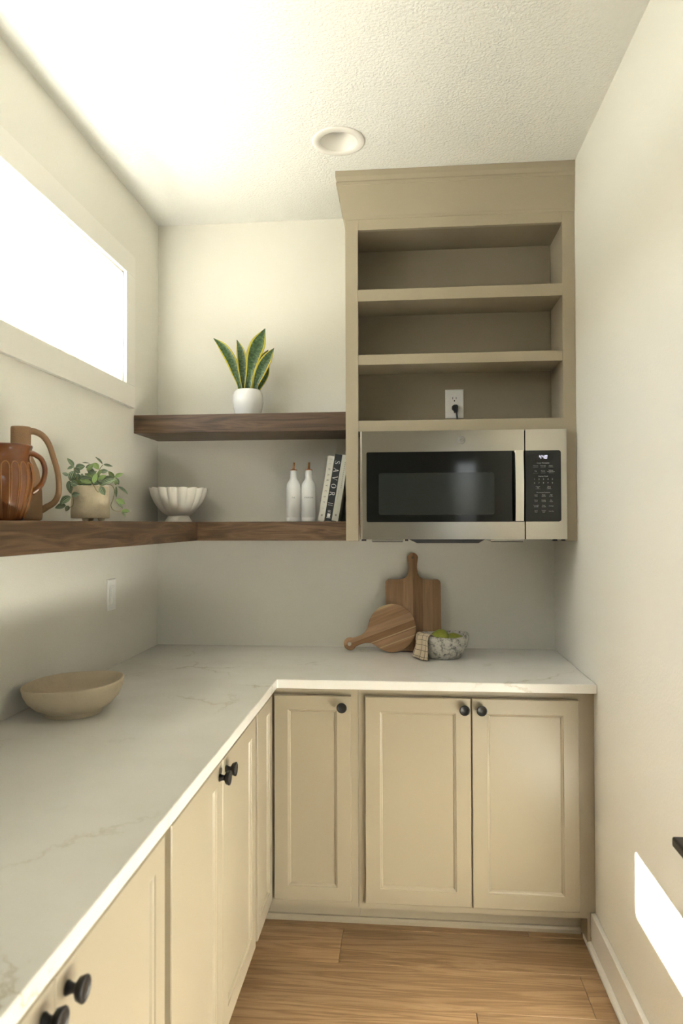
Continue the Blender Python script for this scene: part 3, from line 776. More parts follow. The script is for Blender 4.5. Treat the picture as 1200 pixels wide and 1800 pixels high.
def fill_outline(name, outer, hole, thick, mat, parent, bevel=0.002, label=None):
    """flat board: local X/Y outline, thickness along local Z (front at z=thick)"""
    bm = bmesh.new()
    def loop(pts):
        vs = [bm.verts.new((a, b, 0)) for a, b in pts]
        return [bm.edges.new((vs[i], vs[(i+1) % len(vs)])) for i in range(len(vs))]
    es = loop(outer)
    if hole: es += loop(hole)
    bmesh.ops.triangle_fill(bm, use_beauty=True, use_dissolve=False, edges=es)
    for f in bm.faces:
        if f.normal.z < 0: f.normal_flip()
    r_ = bmesh.ops.extrude_face_region(bm, geom=list(bm.faces))
    for v in [g for g in r_['geom'] if isinstance(g, bmesh.types.BMVert)]: v.co.z = thick
    bmesh.ops.recalc_face_normals(bm, faces=bm.faces)
    me = bpy.data.meshes.new(name); bm.to_mesh(me); bm.free()
    return mesh_obj(name, me, mat, parent, bevel, 2, label)
# rectangular board leaning on the wall
qb = thing('cutting_board', 'tall rectangular wooden cutting board with a narrow handle leaning on the back wall', 'cutting board', (1.133, -0.0905, CT))
out = []
hw, bh = 0.1165, 0.300
def arc(cx, cy, r, a0, a1, n=6): return [(cx + r*math.cos(math.radians(a0 + (a1-a0)*k/n)), cy + r*math.sin(math.radians(a0 + (a1-a0)*k/n))) for k in range(n+1)]
out += arc(-hw + 0.008, 0.008, 0.008, 180, 270, 4) + arc(hw - 0.008, 0.008, 0.008, 270, 360, 4)
out += arc(hw - 0.016, bh - 0.016, 0.016, 0, 90, 6)
out += [(0.052, bh), (0.038, bh + 0.004), (0.027, bh + 0.013), (0.0205, bh + 0.028), (0.018, bh + 0.050), (0.0182, bh + 0.066), (0.0205, bh + 0.082)]
out += arc(0, bh + 0.092, 0.0222, 10, 170, 12)
out += [(-a, b) for a, b in [(0.0205, bh + 0.082), (0.0182, bh + 0.066), (0.018, bh + 0.050), (0.0205, bh + 0.028), (0.027, bh + 0.013), (0.038, bh + 0.004), (0.052, bh)]]
out += arc(-hw + 0.016, bh - 0.016, 0.016, 90, 180, 6)
lean = math.radians(11.3)
bo = fill_outline('board', out, arc(0, bh + 0.094, 0.0055, 0, 342, 18), 0.016, BRDQ, qb, 0.003)
bo.rotation_euler = (PI/2 - lean, 0, 0)
# round paddle board with cord, leaning on the rectangular one
rb = thing('paddle_board', 'round wooden paddle board with striped grain and a cord loop in its handle', 'cutting board', (1.045, -0.1235, CT))
R_ = 0.0995
op = [(R_*math.cos(math.radians(a)), R_*math.sin(math.radians(a))) for a in range(32, 329, 8)]
low = [(p.x, p.y) for p in catmull([(0.0844, -0.0527, 0), (0.098, -0.034, 0), (0.118, -0.0215, 0), (0.142, -0.0175, 0), (0.165, -0.0185, 0)], 10)]
endc = arc(0.187, 0, 0.0265, -135, 135, 16)
outp = op + low[1:] + endc + [(a, -b) for a, b in reversed(low)][:-1]
bo = fill_outline('board', outp, arc(0.190, 0, 0.0085, 0, 342, 18), 0.016, BRDR, rb, 0.003)
lean2 = math.radians(13.2)
bo.matrix_local = Matrix.Rotation(PI/2 - lean2, 4, 'X') @ Matrix.Translation((0, R_ , 0)) @ Matrix.Rotation(math.radians(201), 4, 'Z')
m = MB(); ps = [(0.190, 0.002, 0.010), (0.184, 0.010, 0.0185), (0.165, 0.024, 0.021), (0.140, 0.022, 0.020), (0.120, -0.012, 0.020), (0.128, -0.030, 0.018), (0.160, -0.030, 0.017), (0.181, -0.010, 0.0185), (0.190, -0.002, 0.010)]
m.tube(catmull(ps, 40), 0.0016, 7); ro = m.build('cord_loop', ROPE, rb); ro.matrix_local = bo.matrix_local.copy()

# stone bowl, pears, towel
BX, BY = 1.253, -0.213
sb = thing('stone_bowl', 'rough whitewashed stone bowl holding pears, beside the cutting boards', 'bowl', (BX, BY, CT))
import mathutils.noise as mn
def rough_fn(r, z, a):
    k = mn.noise(Vector((math.cos(a)*2.2, math.sin(a)*2.2, z*28))) * 0.0035 + mn.noise(Vector((math.cos(a)*6, math.sin(a)*6, z*90))) * 0.0016
    return max(0, r + (k if r > 0.01 else 0)), z + 0.004*math.sin(a*2 + 1)*min(1, z/0.09)
m = MB(); m.lathe([(0.058, 0), (0.066, 0.003), (0.078, 0.018), (0.089, 0.036), (0.0965, 0.054), (0.1005, 0.072), (0.0985, 0.088), (0.093, 0.0945), (0.087, 0.092), (0.083, 0.078), (0.075, 0.055), (0.060, 0.034), (0.03, 0.022), (0.0, 0.020)], 72, fn=rough_fn)
m.build('bowl_body', STONE, sb)
def pear(label, loc, axis, s=1.0):
    p = thing('pear', label, 'pear', loc, group='pears in the stone bowl')
    q = Vector(axis).to_track_quat('Z', 'Y').to_matrix().to_4x4() @ Matrix.Scale(s, 4)
    m = MB(); m.lathe([(0.0, -0.036), (0.010, -0.0375), (0.022, -0.033), (0.031, -0.022), (0.0345, -0.006), (0.032, 0.010), (0.025, 0.026), (0.0175, 0.040), (0.0135, 0.050), (0.009, 0.056), (0.002, 0.056)], 28, closed_bottom=False, M=q); m.build('fruit', PEAR, p)
    m = MB(); m.tube([q @ Vector(v) for v in ((0, 0, 0.054), (0.001, 0.001, 0.063), (0.004, 0.002, 0.072))], [0.0022*s, 0.0016*s, 0.0022*s], 7); m.build('stem', STEMM, p)
    return p
pear('green pear lying at the left of the stone bowl, stem pointing toward the towel', (BX - 0.018, BY - 0.018, CT + 0.081), (-0.85, -0.50, -0.10), 0.94)
pear('green pear lying low at the right of the stone bowl', (BX + 0.038, BY - 0.008, CT + 0.0705), (0.9, -0.25, 0.10), 0.85)

tw = thing('tea_towel', 'beige tea towel with a thin dark check draped over the stone bowl rim', 'towel', (BX, BY, CT))
def towel():
    ang = math.radians(218); d = Vector((math.cos(ang), math.sin(ang), 0)); t_ = Vector((-d.y, d.x, 0))
    path = catmull([(0.055, 0.074, 0), (0.078, 0.090, 0), (0.0925, 0.1015, 0), (0.1055, 0.096, 0), (0.1085, 0.078, 0), (0.108, 0.055, 0), (0.112, 0.030, 0), (0.120, 0.0045, 0)], 30)
    m = MB(); uv = []; NX, NY = 31, 19; vs = []
    for i, p in enumerate(path):
        s = i / (NX - 1)
        for j in range(NY):
            w = j / (NY - 1) * 2 - 1
            half = 0.050 - 0.010*math.sin(s*PI) + 0.006*s
            fold = 0.0065 * (math.cos(w*5.5 + s*2.0) + 0.5*math.sin(w*9 - s*3)) * min(1, s*1.6)
            rr = p.x + max(fold, -0.002) + 0.0025
            # wrap the cloth round the bowl
            phi = w * half / 0.104 - 0.20 * s
            q = d * rr * math.cos(phi) + t_ * rr * math.sin(phi)
            zz = p.y + (0.0) * 1.0 + (0.045 * max(0, -w) * max(0, s - 0.6))
            vs.append((q.x, q.y, max(0.0035, zz))); uv.append((s * 1.0, (w + 1)/2))
    fs = [(i*NY+j, i*NY+j+1, (i+1)*NY+j+1, (i+1)*NY+j) for i in range(NX-1) for j in range(NY-1)]
    m.add(vs, fs, True); m.uv = uv
    o = m.build('cloth', TOWEL, tw, fixn=True)
    so = o.modifiers.new('thick', 'SOLIDIFY'); so.thickness = 0.0016; so.offset = 1
    return o
towel()

# ------------------------------------------------------------------ things on the lower shelves
ST = S1
# brown clay jug with a long loop handle
jg = thing('clay_jug', 'tall rough brown clay jug with a long looping handle, behind the glazed pitcher', 'jug', (0.085, -1.278, ST), math.radians(29))
m = MB(); m.lathe([(0.046, 0), (0.0525, 0.004), (0.0545, 0.012), (0.0542, 0.040), (0.053, 0.075), (0.0505, 0.105), (0.045, 0.135), (0.036, 0.158), (0.0275, 0.176), (0.0250, 0.195), (0.0250, 0.246), (0.0240, 0.2505), (0.0195, 0.2505), (0.0185, 0.20), (0.020, 0.17), (0.0, 0.16)], 44)
m.build('jug_body', JUG, jg)
m = MB(); pts = catmull([(0.020, 0, 0.240), (0.034, 0, 0.2395), (0.054, 0, 0.229), (0.070, 0, 0.205), (0.081, 0, 0.170), (0.0905, 0, 0.135), (0.0945, 0, 0.098), (0.0925, 0, 0.070), (0.082, 0, 0.050), (0.064, 0, 0.038), (0.050, 0, 0.029)], 40)
rad = [0.0095 - 0.0022*math.sin(PI*i/40) for i in range(41)]; rad[0] = 0.011
m.tube(pts, rad, 12); m.build('handle', JUG, jg)
# amber pitcher with arched ridges
ap = thing('glazed_pitcher', 'glossy amber-brown ribbed pitcher on the left shelf, at the left edge of the frame', 'pitcher', (0.172, -1.497, ST), math.radians(31))
AP = [(0.034, 0), (0.040, 0.003), (0.0455, 0.020), (0.0535, 0.048), (0.0605, 0.078), (0.0625, 0.095), (0.0615, 0.112), (0.0575, 0.130), (0.0540, 0.142), (0.0540, 0.156), (0.0565, 0.166), (0.0595, 0.173), (0.0590, 0.1765), (0.0555, 0.1765), (0.050, 0.150), (0.055, 0.100), (0.040, 0.03), (0.0, 0.02)]
def rad_at(z):
    for (r0, z0), (r1, z1) in zip(AP[:11], AP[1:12]):
        if z0 <= z <= z1: return r0 + (r1 - r0) * (z - z0) / (z1 - z0)
    return AP[0][0]
def spout(r, z, a):
    t = max(0, z - 0.14) / 0.036
    k = max(0, math.cos(a - PI)) ** 10
    return r + 0.016 * t * k * (1 if r > 0.01 else 0), z + 0.004 * t * k
m = MB(); m.lathe(AP, 72, fn=spout); m.build('pitcher_body', AMBER, ap)
NR = 18; dphi = 2*PI/NR
def ridge_mesh():
    m = MB(); pts = []
    hw_ = dphi*0.40; zt = 0.138
    zs = [0.006 + (zt - 0.014 - 0.006)*k/9 for k in range(10)]
    def pt(phi, z): r_ = rad_at(z) + 0.0004; return (r_*math.cos(phi), r_*math.sin(phi), z)
    pts += [pt(-hw_, z) for z in zs]
    for k in range(1, 8):
        a = PI - PI*k/8; pts.append(pt(hw_*math.cos(a), zt - 0.014 + 0.012*math.sin(a)))
    pts += [pt(hw_, z) for z in reversed(zs)]
    m.tube(pts, 0.0014, 6)
    me = bpy.data.meshes.new('ridge'); me.from_pydata([tuple(v) for v in m.v], [], m.f); me.polygons.foreach_set('use_smooth', m.sm); me.materials.append(AMBERR)
    return me
RM = ridge_mesh()
for k in range(NR):
    o = mesh_obj('ridge', RM, AMBERR, ap); o.rotation_euler = (0, 0, k*dphi + dphi/2)
m = MB(); pts = catmull([(0.050, 0, 0.160), (0.062, 0, 0.158), (0.078, 0, 0.146), (0.0855, 0, 0.122), (0.082, 0, 0.096), (0.071, 0, 0.078), (0.057, 0, 0.066)], 28)
m.tube(pts, [0.0075 - 0.0015*math.sin(PI*i/28) for i in range(29)], 12, flat=1.5); m.build('handle', AMBER, ap)

# trailing plant in a footed cream pot
pp = thing('trailing_plant', 'trailing plant with striped green leaves in a footed cream concrete pot', 'plant', (0.138, -0.976, ST), math.radians(24.8))
def potf(r, z, a): return r * (1 + 0.012*mn.noise(Vector((math.cos(a)*1.5, math.sin(a)*1.5, z*14)))), z
m = MB(); m.lathe([(0.054, 0.010), (0.0565, 0.012), (0.0570, 0.030), (0.0555, 0.070), (0.0535, 0.1065), (0.0525, 0.108), (0.0490, 0.108), (0.0485, 0.100), (0.048, 0.090), (0.0, 0.088)], 48, fn=potf)
pot_ = m.build('pot', CONC, pp)
for a in (250, 322, 90):
    m = MB(); m.lathe([(0.0075, 0), (0.0085, 0.002), (0.0112, 0.0105)], 14, closed_top=True); ft = m.build('foot', CONC, pot_); ft.location = (0.040*math.cos(math.radians(a)), 0.040*math.sin(math.radians(a)), 0)
m = MB(); m.lathe([(0.0478, 0.0905), (0.03, 0.099), (0.0, 0.101)], 28, closed_bottom=False); m.build('soil', SOIL, pp)
def leaf_mesh(mat, fold):
    m = MB(); NL = 9; uv = []; vs = []
    for i in range(NL):
        t = i/(NL-1); w = 0.5 * (math.sin(PI * t**0.85) ** 0.85 if 0 < t < 1 else 0.0)
        for j, v in enumerate((-1, -0.5, 0, 0.5, 1)):
            vs.append((t, w*v, fold*(abs(v)*w*0.6) - 0.16*t*t)); uv.append((t, (v + 1)/2))
    fs = [(i*5+j, i*5+j+1, (i+1)*5+j+1, (i+1)*5+j) for i in range(NL-1) for j in range(4)]
    m.add(vs, fs, True)
    me = bpy.data.meshes.new('leaf'); me.from_pydata(vs, [], fs); me.polygons.foreach_set('use_smooth', [True]*len(fs))
    ul = me.uv_layers.new(name='UVMap')
    for lp in me.loops: ul.data[lp.index].uv = uv[lp.vertex_index]
    me.materials.append(mat); return me
LM = {0: leaf_mesh(LEAFD, 0.5), 1: leaf_mesh(LEAFL, 0.5)}
ZS = 1/4576.0
def pleaf(bx, by, tx, ty, w, tone=0, y0=None, dy=None):
    B = Vector(((bx - 565)*ZS, 0, (1000 - by)*ZS)); Tt = Vector(((tx - 565)*ZS, 0, (1000 - ty)*ZS))
    if y0 is None: y0 = -0.015 - random.random()*0.030
    if dy is None: dy = random.uniform(-0.012, 0.006)
    B.y = y0; Tt.y = y0 + dy
    ln = (Tt - B).length; X_ = (Tt - B).normalized()
    nrm = Vector((random.uniform(-0.35, 0.35), -1, random.uniform(0.0, 0.6))); Z_ = (nrm - X_*nrm.dot(X_)).normalized(); Y_ = Z_.cross(X_)
    Mx = Matrix((X_*ln, Y_*(w*ZS), Z_*ln)).transposed().to_4x4(); Mx.translation = B
    o = mesh_obj('leaf', LM[tone], None, pp); o.matrix_local = Mx
traced = [(350,235,262,130,60),(345,245,265,280,48),(365,260,492,225,95),(345,265,432,325,70),(350,300,300,450,110),(275,375,205,338,50),(375,388,265,338,36,1),(395,420,405,330,75),
 (285,445,312,622,88,0,-0.052,-0.004),(310,470,402,500,95,0,-0.057,-0.004),(325,650,422,622,78,0,-0.060,-0.004),(312,660,168,762,105,0,-0.050,-0.006),(250,775,112,815,80,0,-0.050,-0.004),(285,785,250,862,62,0,-0.050,-0.003),
 (500,262,602,195,45),(515,295,605,198,62,1),(610,182,672,278,78,1),(520,290,632,315,92),(430,400,592,402,58),(460,455,582,465,72,1,-0.060,-0.002),(600,480,642,325,66,1,-0.062,0.004),
 (655,375,720,262,52,1),(660,420,778,348,52,1),(708,492,892,408,88,0,-0.060,-0.002),(882,388,800,293,68,1),(885,382,1002,310,64,1),(895,380,942,485,62),(885,425,905,495,42,1),
 (722,198,630,95,32),(735,210,852,234,38),(455,188,556,188,14),(692,515,748,642,90,0,-0.064,-0.003),(900,508,902,668,38,0,-0.045,-0.002),(918,515,1068,612,46,0,-0.045,-0.002),
 (898,700,1028,750,85,1,-0.045,-0.002),(900,715,1002,822,36,0,-0.047,0.002),(968,862,1088,855,64,1,-0.045,-0.002),(968,866,1040,946,30,0,-0.045,0.002),(700,312,795,288,70),(560,380,640,300,70),(730,420,640,400,80),(780,400,880,380,70)]
for t in traced: pleaf(*t)
for k in range(34):
    a = random.uniform(0, 2*PI); r_ = random.uniform(0.0, 0.045)
    bx = 565 + 4576*r_*math.cos(a)*1.1; by = random.uniform(400, 500)
    an = random.uniform(0.1, PI - 0.1); ln = random.uniform(90, 150)
    pleaf(bx, by, bx + ln*math.cos(an)*1.1, by - ln*math.sin(an)*0.8 - 20, random.uniform(60, 90), 0 if k % 3 else 1, r_*math.sin(a)*0.9 + 0.01, random.uniform(-0.01, 0.01))
def vp(x, y, yy): return ((x - 565)*ZS, yy, (1000 - y)*ZS)
for pts in ([vp(420, 480, -0.03), vp(345, 500, -0.055), vp(322, 600, -0.058), vp(345, 700, -0.058), vp(335, 790, -0.058), vp(285, 812, -0.052)],
            [vp(780, 480, -0.03), vp(850, 505, -0.045), vp(880, 580, -0.046), vp(862, 690, -0.046), vp(832, 780, -0.046), vp(875, 850, -0.046), vp(965, 856, -0.046)],
            [vp(570, 470, -0.04), vp(605, 505, -0.060), vp(640, 570, -0.062), vp(668, 598, -0.062), vp(695, 560, -0.063), vp(692, 515, -0.063)],
            [vp(640, 460, 0.0), vp(655, 350, -0.01), vp(690, 260, -0.015), vp(728, 205, -0.018)], [vp(800, 470, -0.02), vp(870, 440, -0.03), vp(890, 385, -0.03)],
            [vp(400, 470, -0.02), vp(370, 350, -0.025), vp(348, 240, -0.03)]):
    m = MB(); m.tube(catmull(pts, 22), 0.0011, 6); m.build('stem', VINE, pp)

# fluted white footed bowl in the corner
fb = thing('fluted_bowl', 'white fluted footed bowl in the shelf corner', 'bowl', (0.145, -0.152, ST), math.radians(15))
NF = 16
def flute(r, z, a):
    k = abs(math.sin(NF*a/2)); amt = min(1, max(0, (z - 0.028)/0.05))
    return r * (1 - 0.085*amt + 0.105*amt*k**0.7), z + (0.0032*k if z > 0.135 else 0)
m = MB(); m.lathe([(0.043, 0.0260), (0.050, 0.029), (0.066, 0.040), (0.085, 0.060), (0.100, 0.083), (0.112, 0.110), (0.1195, 0.137), (0.1200, 0.1405), (0.1165, 0.1405), (0.108, 0.112), (0.096, 0.086), (0.081, 0.064), (0.060, 0.045), (0.03, 0.036), (0.0, 0.035)], NF*10, fn=flute)
m.build('bowl_body', CERAM, fb)
m = MB(); m.lathe([(0.0555, 0), (0.0565, 0.003), (0.048, 0.016), (0.0425, 0.026)], 48, closed_top=True); m.build('foot', CERAM, fb)

# oil and vinegar bottles
def bottle(word, label, x):
    b = thing('ceramic_bottle', label, 'bottle', (x, -0.14, ST), math.radians(8), group='pour bottles on the lower shelf')
    m = MB(); m.lathe([(0.0285, 0), (0.0300, 0.002), (0.0300, 0.0150), (0.0288, 0.0165), (0.0288, 0.0180), (0.0298, 0.0195), (0.0298, 0.145), (0.0285, 0.155), (0.0235, 0.166), (0.0175, 0.174), (0.0148, 0.181), (0.0142, 0.212), (0.0148, 0.2135), (0.0130, 0.2140)], 40, closed_top=True); m.build('body', GLAZE, b)
    m = MB(); m.lathe([(0.0150, 0.2143), (0.0155, 0.216), (0.0145, 0.2175), (0.0060, 0.2195), (0.0048, 0.2215)], 28, closed_top=True); m.build('collar', COPPER, b)
    m = MB(); m.tube([(0, 0, 0.2205), (0.0006, 0, 0.232), (0.0022, 0, 0.2475)], [0.0046, 0.0042, 0.0040], 12); m.build('spout', CORK, b)
    g = text_geo(word, 0.0090, space=1.15); m = MB()
    R2 = 0.02995
    m.add([(R2*math.sin(a/R2), -R2*math.cos(a/R2), 0.099 + b_2) for a, b_2 in g[0]], g[1]); m.build('lettering', GREYINK, b)
bottle('OIL', 'white ceramic pour bottle marked OIL, left of the pair', 0.636)
bottle('VINEGAR', 'white ceramic pour bottle marked VINEGAR, next to the books', 0.700)

# books leaning on the cabinet side, serif lettering on the spines
def ribbon(m, pts, ws):
    P = [Vector((a, b, 0)) for a, b in pts]; vs = []
    for i, p in enumerate(P):
        t = (P[min(i+1, len(P)-1)] - P[max(i-1, 0)]).normalized(); n = Vector((-t.y, t.x, 0)); w = ws[i] if hasattr(ws, '__len__') else ws
        vs += [p + n*w/2, p - n*w/2]
    m.add(vs, [(2*i, 2*i+1, 2*i+3, 2*i+2) for i in range(len(P)-1)])
def glyph(ch):
    m = MB(); T1, T2 = 0.15, 0.055
    def serif(x, y, w=0.30): ribbon(m, [(x - w/2, y), (x + w/2, y)], 0.05)
    if ch == 'H':
        for x in (0.16, 0.70): ribbon(m, [(x, 0), (x, 1)], T1); serif(x, 0.025); serif(x, 0.975)
        ribbon(m, [(0.16, 0.52), (0.70, 0.52)], T2); w = 0.86
    elif ch == 'A':
        ribbon(m, [(0.10, 0), (0.43, 1)], T2); ribbon(m, [(0.40, 1), (0.74, 0)], T1); ribbon(m, [(0.2, 0.33), (0.64, 0.33)], T2); serif(0.10, 0.025, 0.24); serif(0.74, 0.025); w = 0.90
    elif ch == 'V':
        ribbon(m, [(0.12, 1), (0.46, 0)], T1); ribbon(m, [(0.44, 0), (0.76, 1)], T2); serif(0.12, 0.975); serif(0.76, 0.975, 0.24); w = 0.88
    elif ch == 'R':
        ribbon(m, [(0.18, 0), (0.18, 1)], T1); serif(0.18, 0.025)
        ps = [(0.06, 0.975), (0.35, 0.975)] + [(0.38 + 0.20*math.cos(math.radians(a)), 0.735 + 0.235*math.sin(math.radians(a))) for a in range(80, -81, -16)] + [(0.2, 0.50)]
        ribbon(m, ps, [T2, T2] + [T2 + 0.10*max(0, math.cos(math.radians(a))) for a in range(80, -81, -16)] + [T2])
        ribbon(m, [(0.40, 0.50), (0.72, 0.02)], T1); serif(0.76, 0.025, 0.18); w = 0.86
    elif ch == 'S':
        ps = catmull([(0.60, 0.72, 0), (0.57, 0.90, 0), (0.38, 0.975, 0), (0.19, 0.90, 0), (0.14, 0.75, 0), (0.24, 0.61, 0), (0.42, 0.50, 0), (0.58, 0.38, 0), (0.64, 0.24, 0), (0.56, 0.08, 0), (0.36, 0.025, 0), (0.17, 0.09, 0), (0.11, 0.28, 0)], 36)
        ribbon(m, [(p.x, p.y) for p in ps], [0.055 + 0.10*math.exp(-((i - 18)/8.0)**2) for i in range(37)]); w = 0.76
    elif ch == 'O':
        n = 32; vs = []
        for k in range(n):
            a = 2*PI*k/n; vs += [(0.47 + 0.42*math.cos(a), 0.5 + 0.5*math.sin(a), 0), (0.47 + 0.27*math.cos(a), 0.5 + 0.45*math.sin(a), 0)]
        m.add(vs, [(2*k, 2*k+1, (2*k+3) % (2*n), (2*k+2) % (2*n)) for k in range(n)]); w = 0.94
    elif ch == 'E':
        ribbon(m, [(0.18, 0), (0.18, 1)], T1)
        for y_, x_ in ((0.025, 0.62), (0.5, 0.5), (0.975, 0.60)): ribbon(m, [(0.05, y_) if y_ != 0.5 else (0.18, y_), (x_, y_)], T2); ribbon(m, [(x_, y_ - 0.09), (x_, y_ + 0.09)], 0.04)
        w = 0.72
    elif ch == 'T':
        ribbon(m, [(0.38, 0), (0.38, 1)], T1); serif(0.38, 0.025); ribbon(m, [(0.06, 0.97), (0.70, 0.97)], T2); ribbon(m, [(0.06, 0.82), (0.06, 1)], 0.04); ribbon(m, [(0.70, 0.82), (0.70, 1)], 0.04); w = 0.76
    return [(v[0], v[1]) for v in m.v], m.f, w
CREAM = plain('cream_cloth_cover', (0.66, 0.65, 0.57), 0.7); CREAM2 = plain('pale_sage_cover', (0.60, 0.61, 0.52), 0.7)
INKBK = plain('black_cover', (0.018, 0.022, 0.024), 0.55); PAGE = plain('page_edges', (0.70, 0.65, 0.54), 0.85); INK = plain('dark_ink', (0.05, 0.06, 0.06), 0.7); FAINT = plain('faint_ink', (0.38, 0.39, 0.34), 0.7)
LEAN = math.radians(9.6)
def book(name_label, xr, th, hh, cover, depth=0.205):
    """xr: where the lower right corner rests; built in an upright local frame, then tilted"""
    b = thing('book', name_label, 'book', (xr, -0.245, ST), 0, group='cookbooks leaning on the cabinet')
    b.rotation_euler = (0, LEAN, 0)
    m = MB(); cth = 0.003
    m.box(-th, -th + cth, 0, depth, 0, hh); m.box(-cth, 0, 0, depth, 0, hh); m.box(-th + cth, -cth, 0, cth, 0, hh)
    m.build('cover', cover, b)
    MB().box(-th + cth + 0.0002, -cth - 0.0002, cth + 0.0002, depth - 0.006, 0.004, hh - 0.004).build('page_block', PAGE, b)
    return b
def spine_word(m, word, zt, zb, xc, hgt):
    """letters read downward, tops toward +x"""
    gs = [glyph(ch) for ch in word]; tot = zt - zb; step = tot / len(word)
    for k, (vs, fs, w) in enumerate(gs):
        zc = zt - step*(k + 0.5); sc_ = hgt
        m.add([(xc - hgt/2 + v*sc_, -0.0004, zc + w*sc_/2 - u*sc_) for u, v in vs], fs)
def spine_text(m, s, zc, xc, size, space=1.0):
    g = text_geo(s, size, space=space); m.add([(xc + b, -0.0004, zc - a) for a, b in g[0]], g[1])
def ticks(m, xc, zc, length, h_, n, down=True):
    """a row of fine marks where the print is too small to read"""
    for k in range(n):
        a0 = -length/2 + length*k/n; a1 = a0 + length/n*0.62
        if down: x0, x1, z0, z1 = xc - h_/2, xc + h_/2, zc - a1, zc - a0
        else: x0, x1, z0, z1 = xc + a0, xc + a1, zc - h_/2, zc + h_/2
        m.add([(x0, -0.0004, z0), (x1, -0.0004, z0), (x1, -0.0004, z1), (x0, -0.0004, z1)], [(0, 1, 2, 3)])
hB = 0.269
x3 = 0.8775 - hB*math.sin(LEAN) - 0.0004; t3 = 0.026; t2 = 0.0285; t1 = 0.025; cs = math.cos(LEAN)
x2 = x3 - t3/cs - 0.0008; x1 = x2 - t2/cs - 0.0008
b = book('cream cookbook with HARVEST on its spine, leftmost of the leaning books', x1, t1, hB - 0.004, CREAM)
m = MB(); spine_word(m, 'HARVEST', 0.222, 0.066, -t1/2, 0.0085); m.build('title', INK, b)
m = MB(); ticks(m, -t1/2, 0.252, 0.012, 0.0018, 6, False); ticks(m, -t1/2, 0.234, 0.010, 0.0018, 5, False); ticks(m, -t1/2, 0.052, 0.010, 0.0018, 5, False)
m.lathe([(0.0045, 0), (0.0045, 0.0003)], 16, closed_top=True, M=Matrix.Translation((-t1/2, -0.0001, 0.024)) @ Matrix.Rotation(PI/2, 4, 'X')); m.build('small_print', FAINT, b)
b = book('black cookbook with SAVOR in white serif letters on its spine', x2, t2, hB + 0.002, INKBK)
m = MB(); spine_word(m, 'SAVOR', 0.254, 0.094, -t2/2, 0.0205); m.build('title', WHITEINK, b)
m = MB(); ticks(m, -t2/2, 0.072, 0.021, 0.0024, 9, False); ticks(m, -t2/2, 0.064, 0.019, 0.0022, 8, False)
m.box(-t2/2 - 0.006, -t2/2 + 0.006, -0.0004, -0.0001, 0.016, 0.030); m.box(-t2/2 - 0.008, -t2/2 + 0.008, -0.0004, -0.0001, 0.012, 0.0145)
m.tube([(-t2/2 - 0.007, -0.0003, 0.040), (-t2/2, -0.0003, 0.043), (-t2/2 + 0.007, -0.0003, 0.040)], 0.0008, 5); m.tube([(-t2/2 - 0.005, -0.0003, 0.035), (-t2/2, -0.0003, 0.038), (-t2/2 + 0.005, -0.0003, 0.035)], 0.0010, 5)
m.build('small_print', WHITEINK, b)
b = book('pale sage book touching the cabinet, rightmost of the leaning books', x3, t3, hB, CREAM2)
m = MB(); ticks(m, -t3/2 + 0.003, 0.185, 0.110, 0.0042, 14); ticks(m, -t3/2 - 0.004, 0.105, 0.040, 0.0024, 12)
m.lathe([(0.0045, 0), (0.0045, 0.0003)], 16, closed_top=True, M=Matrix.Translation((-t3/2, -0.0001, 0.024)) @ Matrix.Rotation(PI/2, 4, 'X')); m.build('small_print', FAINT, b)

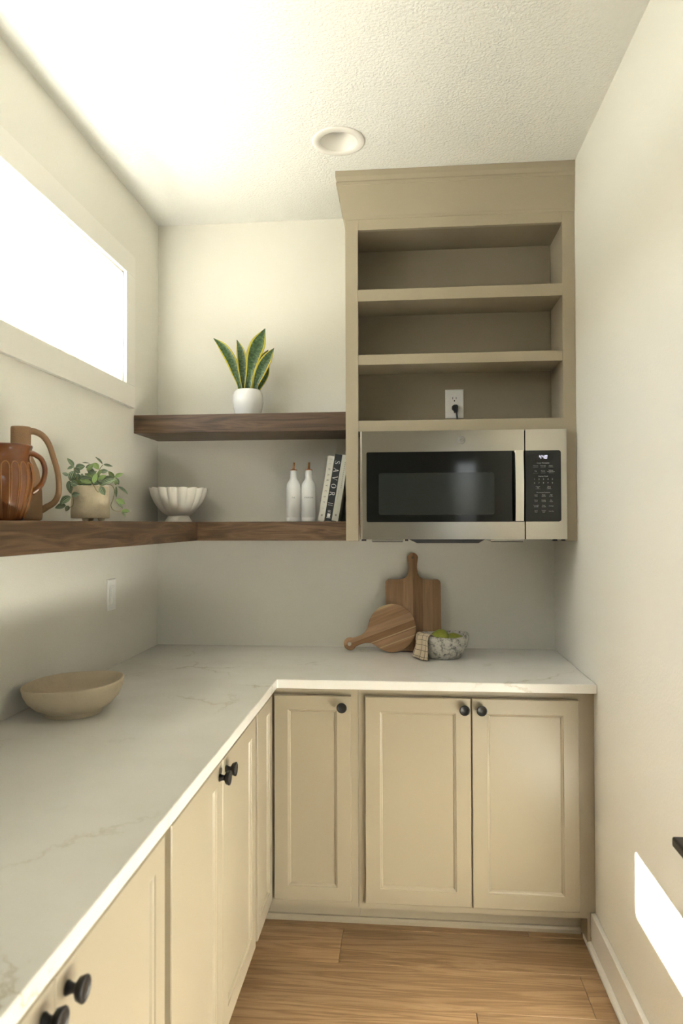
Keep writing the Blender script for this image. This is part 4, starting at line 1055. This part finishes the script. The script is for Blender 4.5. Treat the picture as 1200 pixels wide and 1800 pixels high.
# ------------------------------------------------------------------ snake plant on the upper shelf
sp_ = thing('snake_plant', 'snake plant with yellow-edged leaves in a glossy white pot on the upper shelf', 'plant', (0.442, -0.142, US1), math.radians(12.7))
m = MB(); m.lathe([(0.046, 0), (0.049, 0.002), (0.055, 0.020), (0.0615, 0.045), (0.0650, 0.068), (0.0645, 0.090), (0.060, 0.108), (0.054, 0.118), (0.0495, 0.121), (0.047, 0.1195), (0.050, 0.110), (0.055, 0.095), (0.0, 0.093)], 56); m.build('pot', PORC, sp_)
m = MB(); m.lathe([(0.0545, 0.0955), (0.03, 0.101), (0.0, 0.102)], 28, closed_bottom=False); m.build('soil', SOIL, sp_)
SZ = 1/3564.0
def sleaf(cl, ws, y0, y1, cup=0.35):
    n = 22; cl_ = catmull([(a, b, w) for (a, b), w in zip(cl, ws)], n)
    m = MB(); vs = []; uv = []
    P = [Vector(((p.x - 653)*SZ, y0 + (y1 - y0)*i/n, (1415 - p.y)*SZ)) for i, p in enumerate(cl_)]
    P[0].z = min(P[0].z, 0.098)
    for i, p in enumerate(P):
        t = (P[min(i+1, n)] - P[max(i-1, 0)]).normalized(); s = Vector((0, -1, 0)); side = t.cross(s).normalized(); w = max(0.0, cl_[i].z)*SZ/2
        for v in (-1, -0.72, -0.35, 0, 0.35, 0.72, 1):
            vs.append(p + side*w*v + Vector((0, -1, 0))*w*cup*v*v); uv.append((i/n, (v + 1)/2))
    m.add(vs, [(i*7+j, i*7+j+1, (i+1)*7+j+1, (i+1)*7+j) for i in range(n) for j in range(6)], True); m.uv = uv
    o = m.build('leaf', SNAKE, sp_, fixn=True); so = o.modifiers.new('thick', 'SOLIDIFY'); so.thickness = 0.0016; so.offset = 0
sleaf([(555, 1080), (520, 900), (468, 740), (405, 560), (285, 370), (145, 237)], [60, 70, 120, 160, 130, 0], -0.012, -0.026)
sleaf([(610, 1080), (590, 900), (575, 740), (565, 560), (540, 390), (487, 228)], [70, 80, 120, 145, 115, 0], -0.006, -0.004)
sleaf([(640, 1080), (660, 900), (690, 720), (735, 500), (810, 300), (908, 78)], [100, 110, 130, 205, 215, 0], -0.022, -0.040)
sleaf([(735, 1080), (765, 920), (812, 780), (875, 640), (955, 505), (1038, 378)], [80, 90, 150, 170, 130, 0], -0.014, -0.050)
sleaf([(720, 1080), (770, 850), (830, 640), (890, 480), (960, 342)], [70, 90, 130, 130, 0], 0.018, 0.022)
sleaf([(650, 1080), (662, 800), (668, 560), (672, 400), (680, 262)], [60, 80, 90, 80, 0], 0.022, 0.012)
sleaf([(745, 1080), (800, 950), (880, 820), (930, 700), (965, 560)], [60, 90, 100, 90, 0], 0.008, -0.006)
sleaf([(600, 1080), (560, 850), (520, 640), (488, 440)], [60, 80, 80, 0], 0.020, 0.022)
sleaf([(700, 1080), (740, 850), (790, 650), (822, 470)], [70, 110, 120, 0], 0.006, 0.010)
bpy.context.view_layer.update()
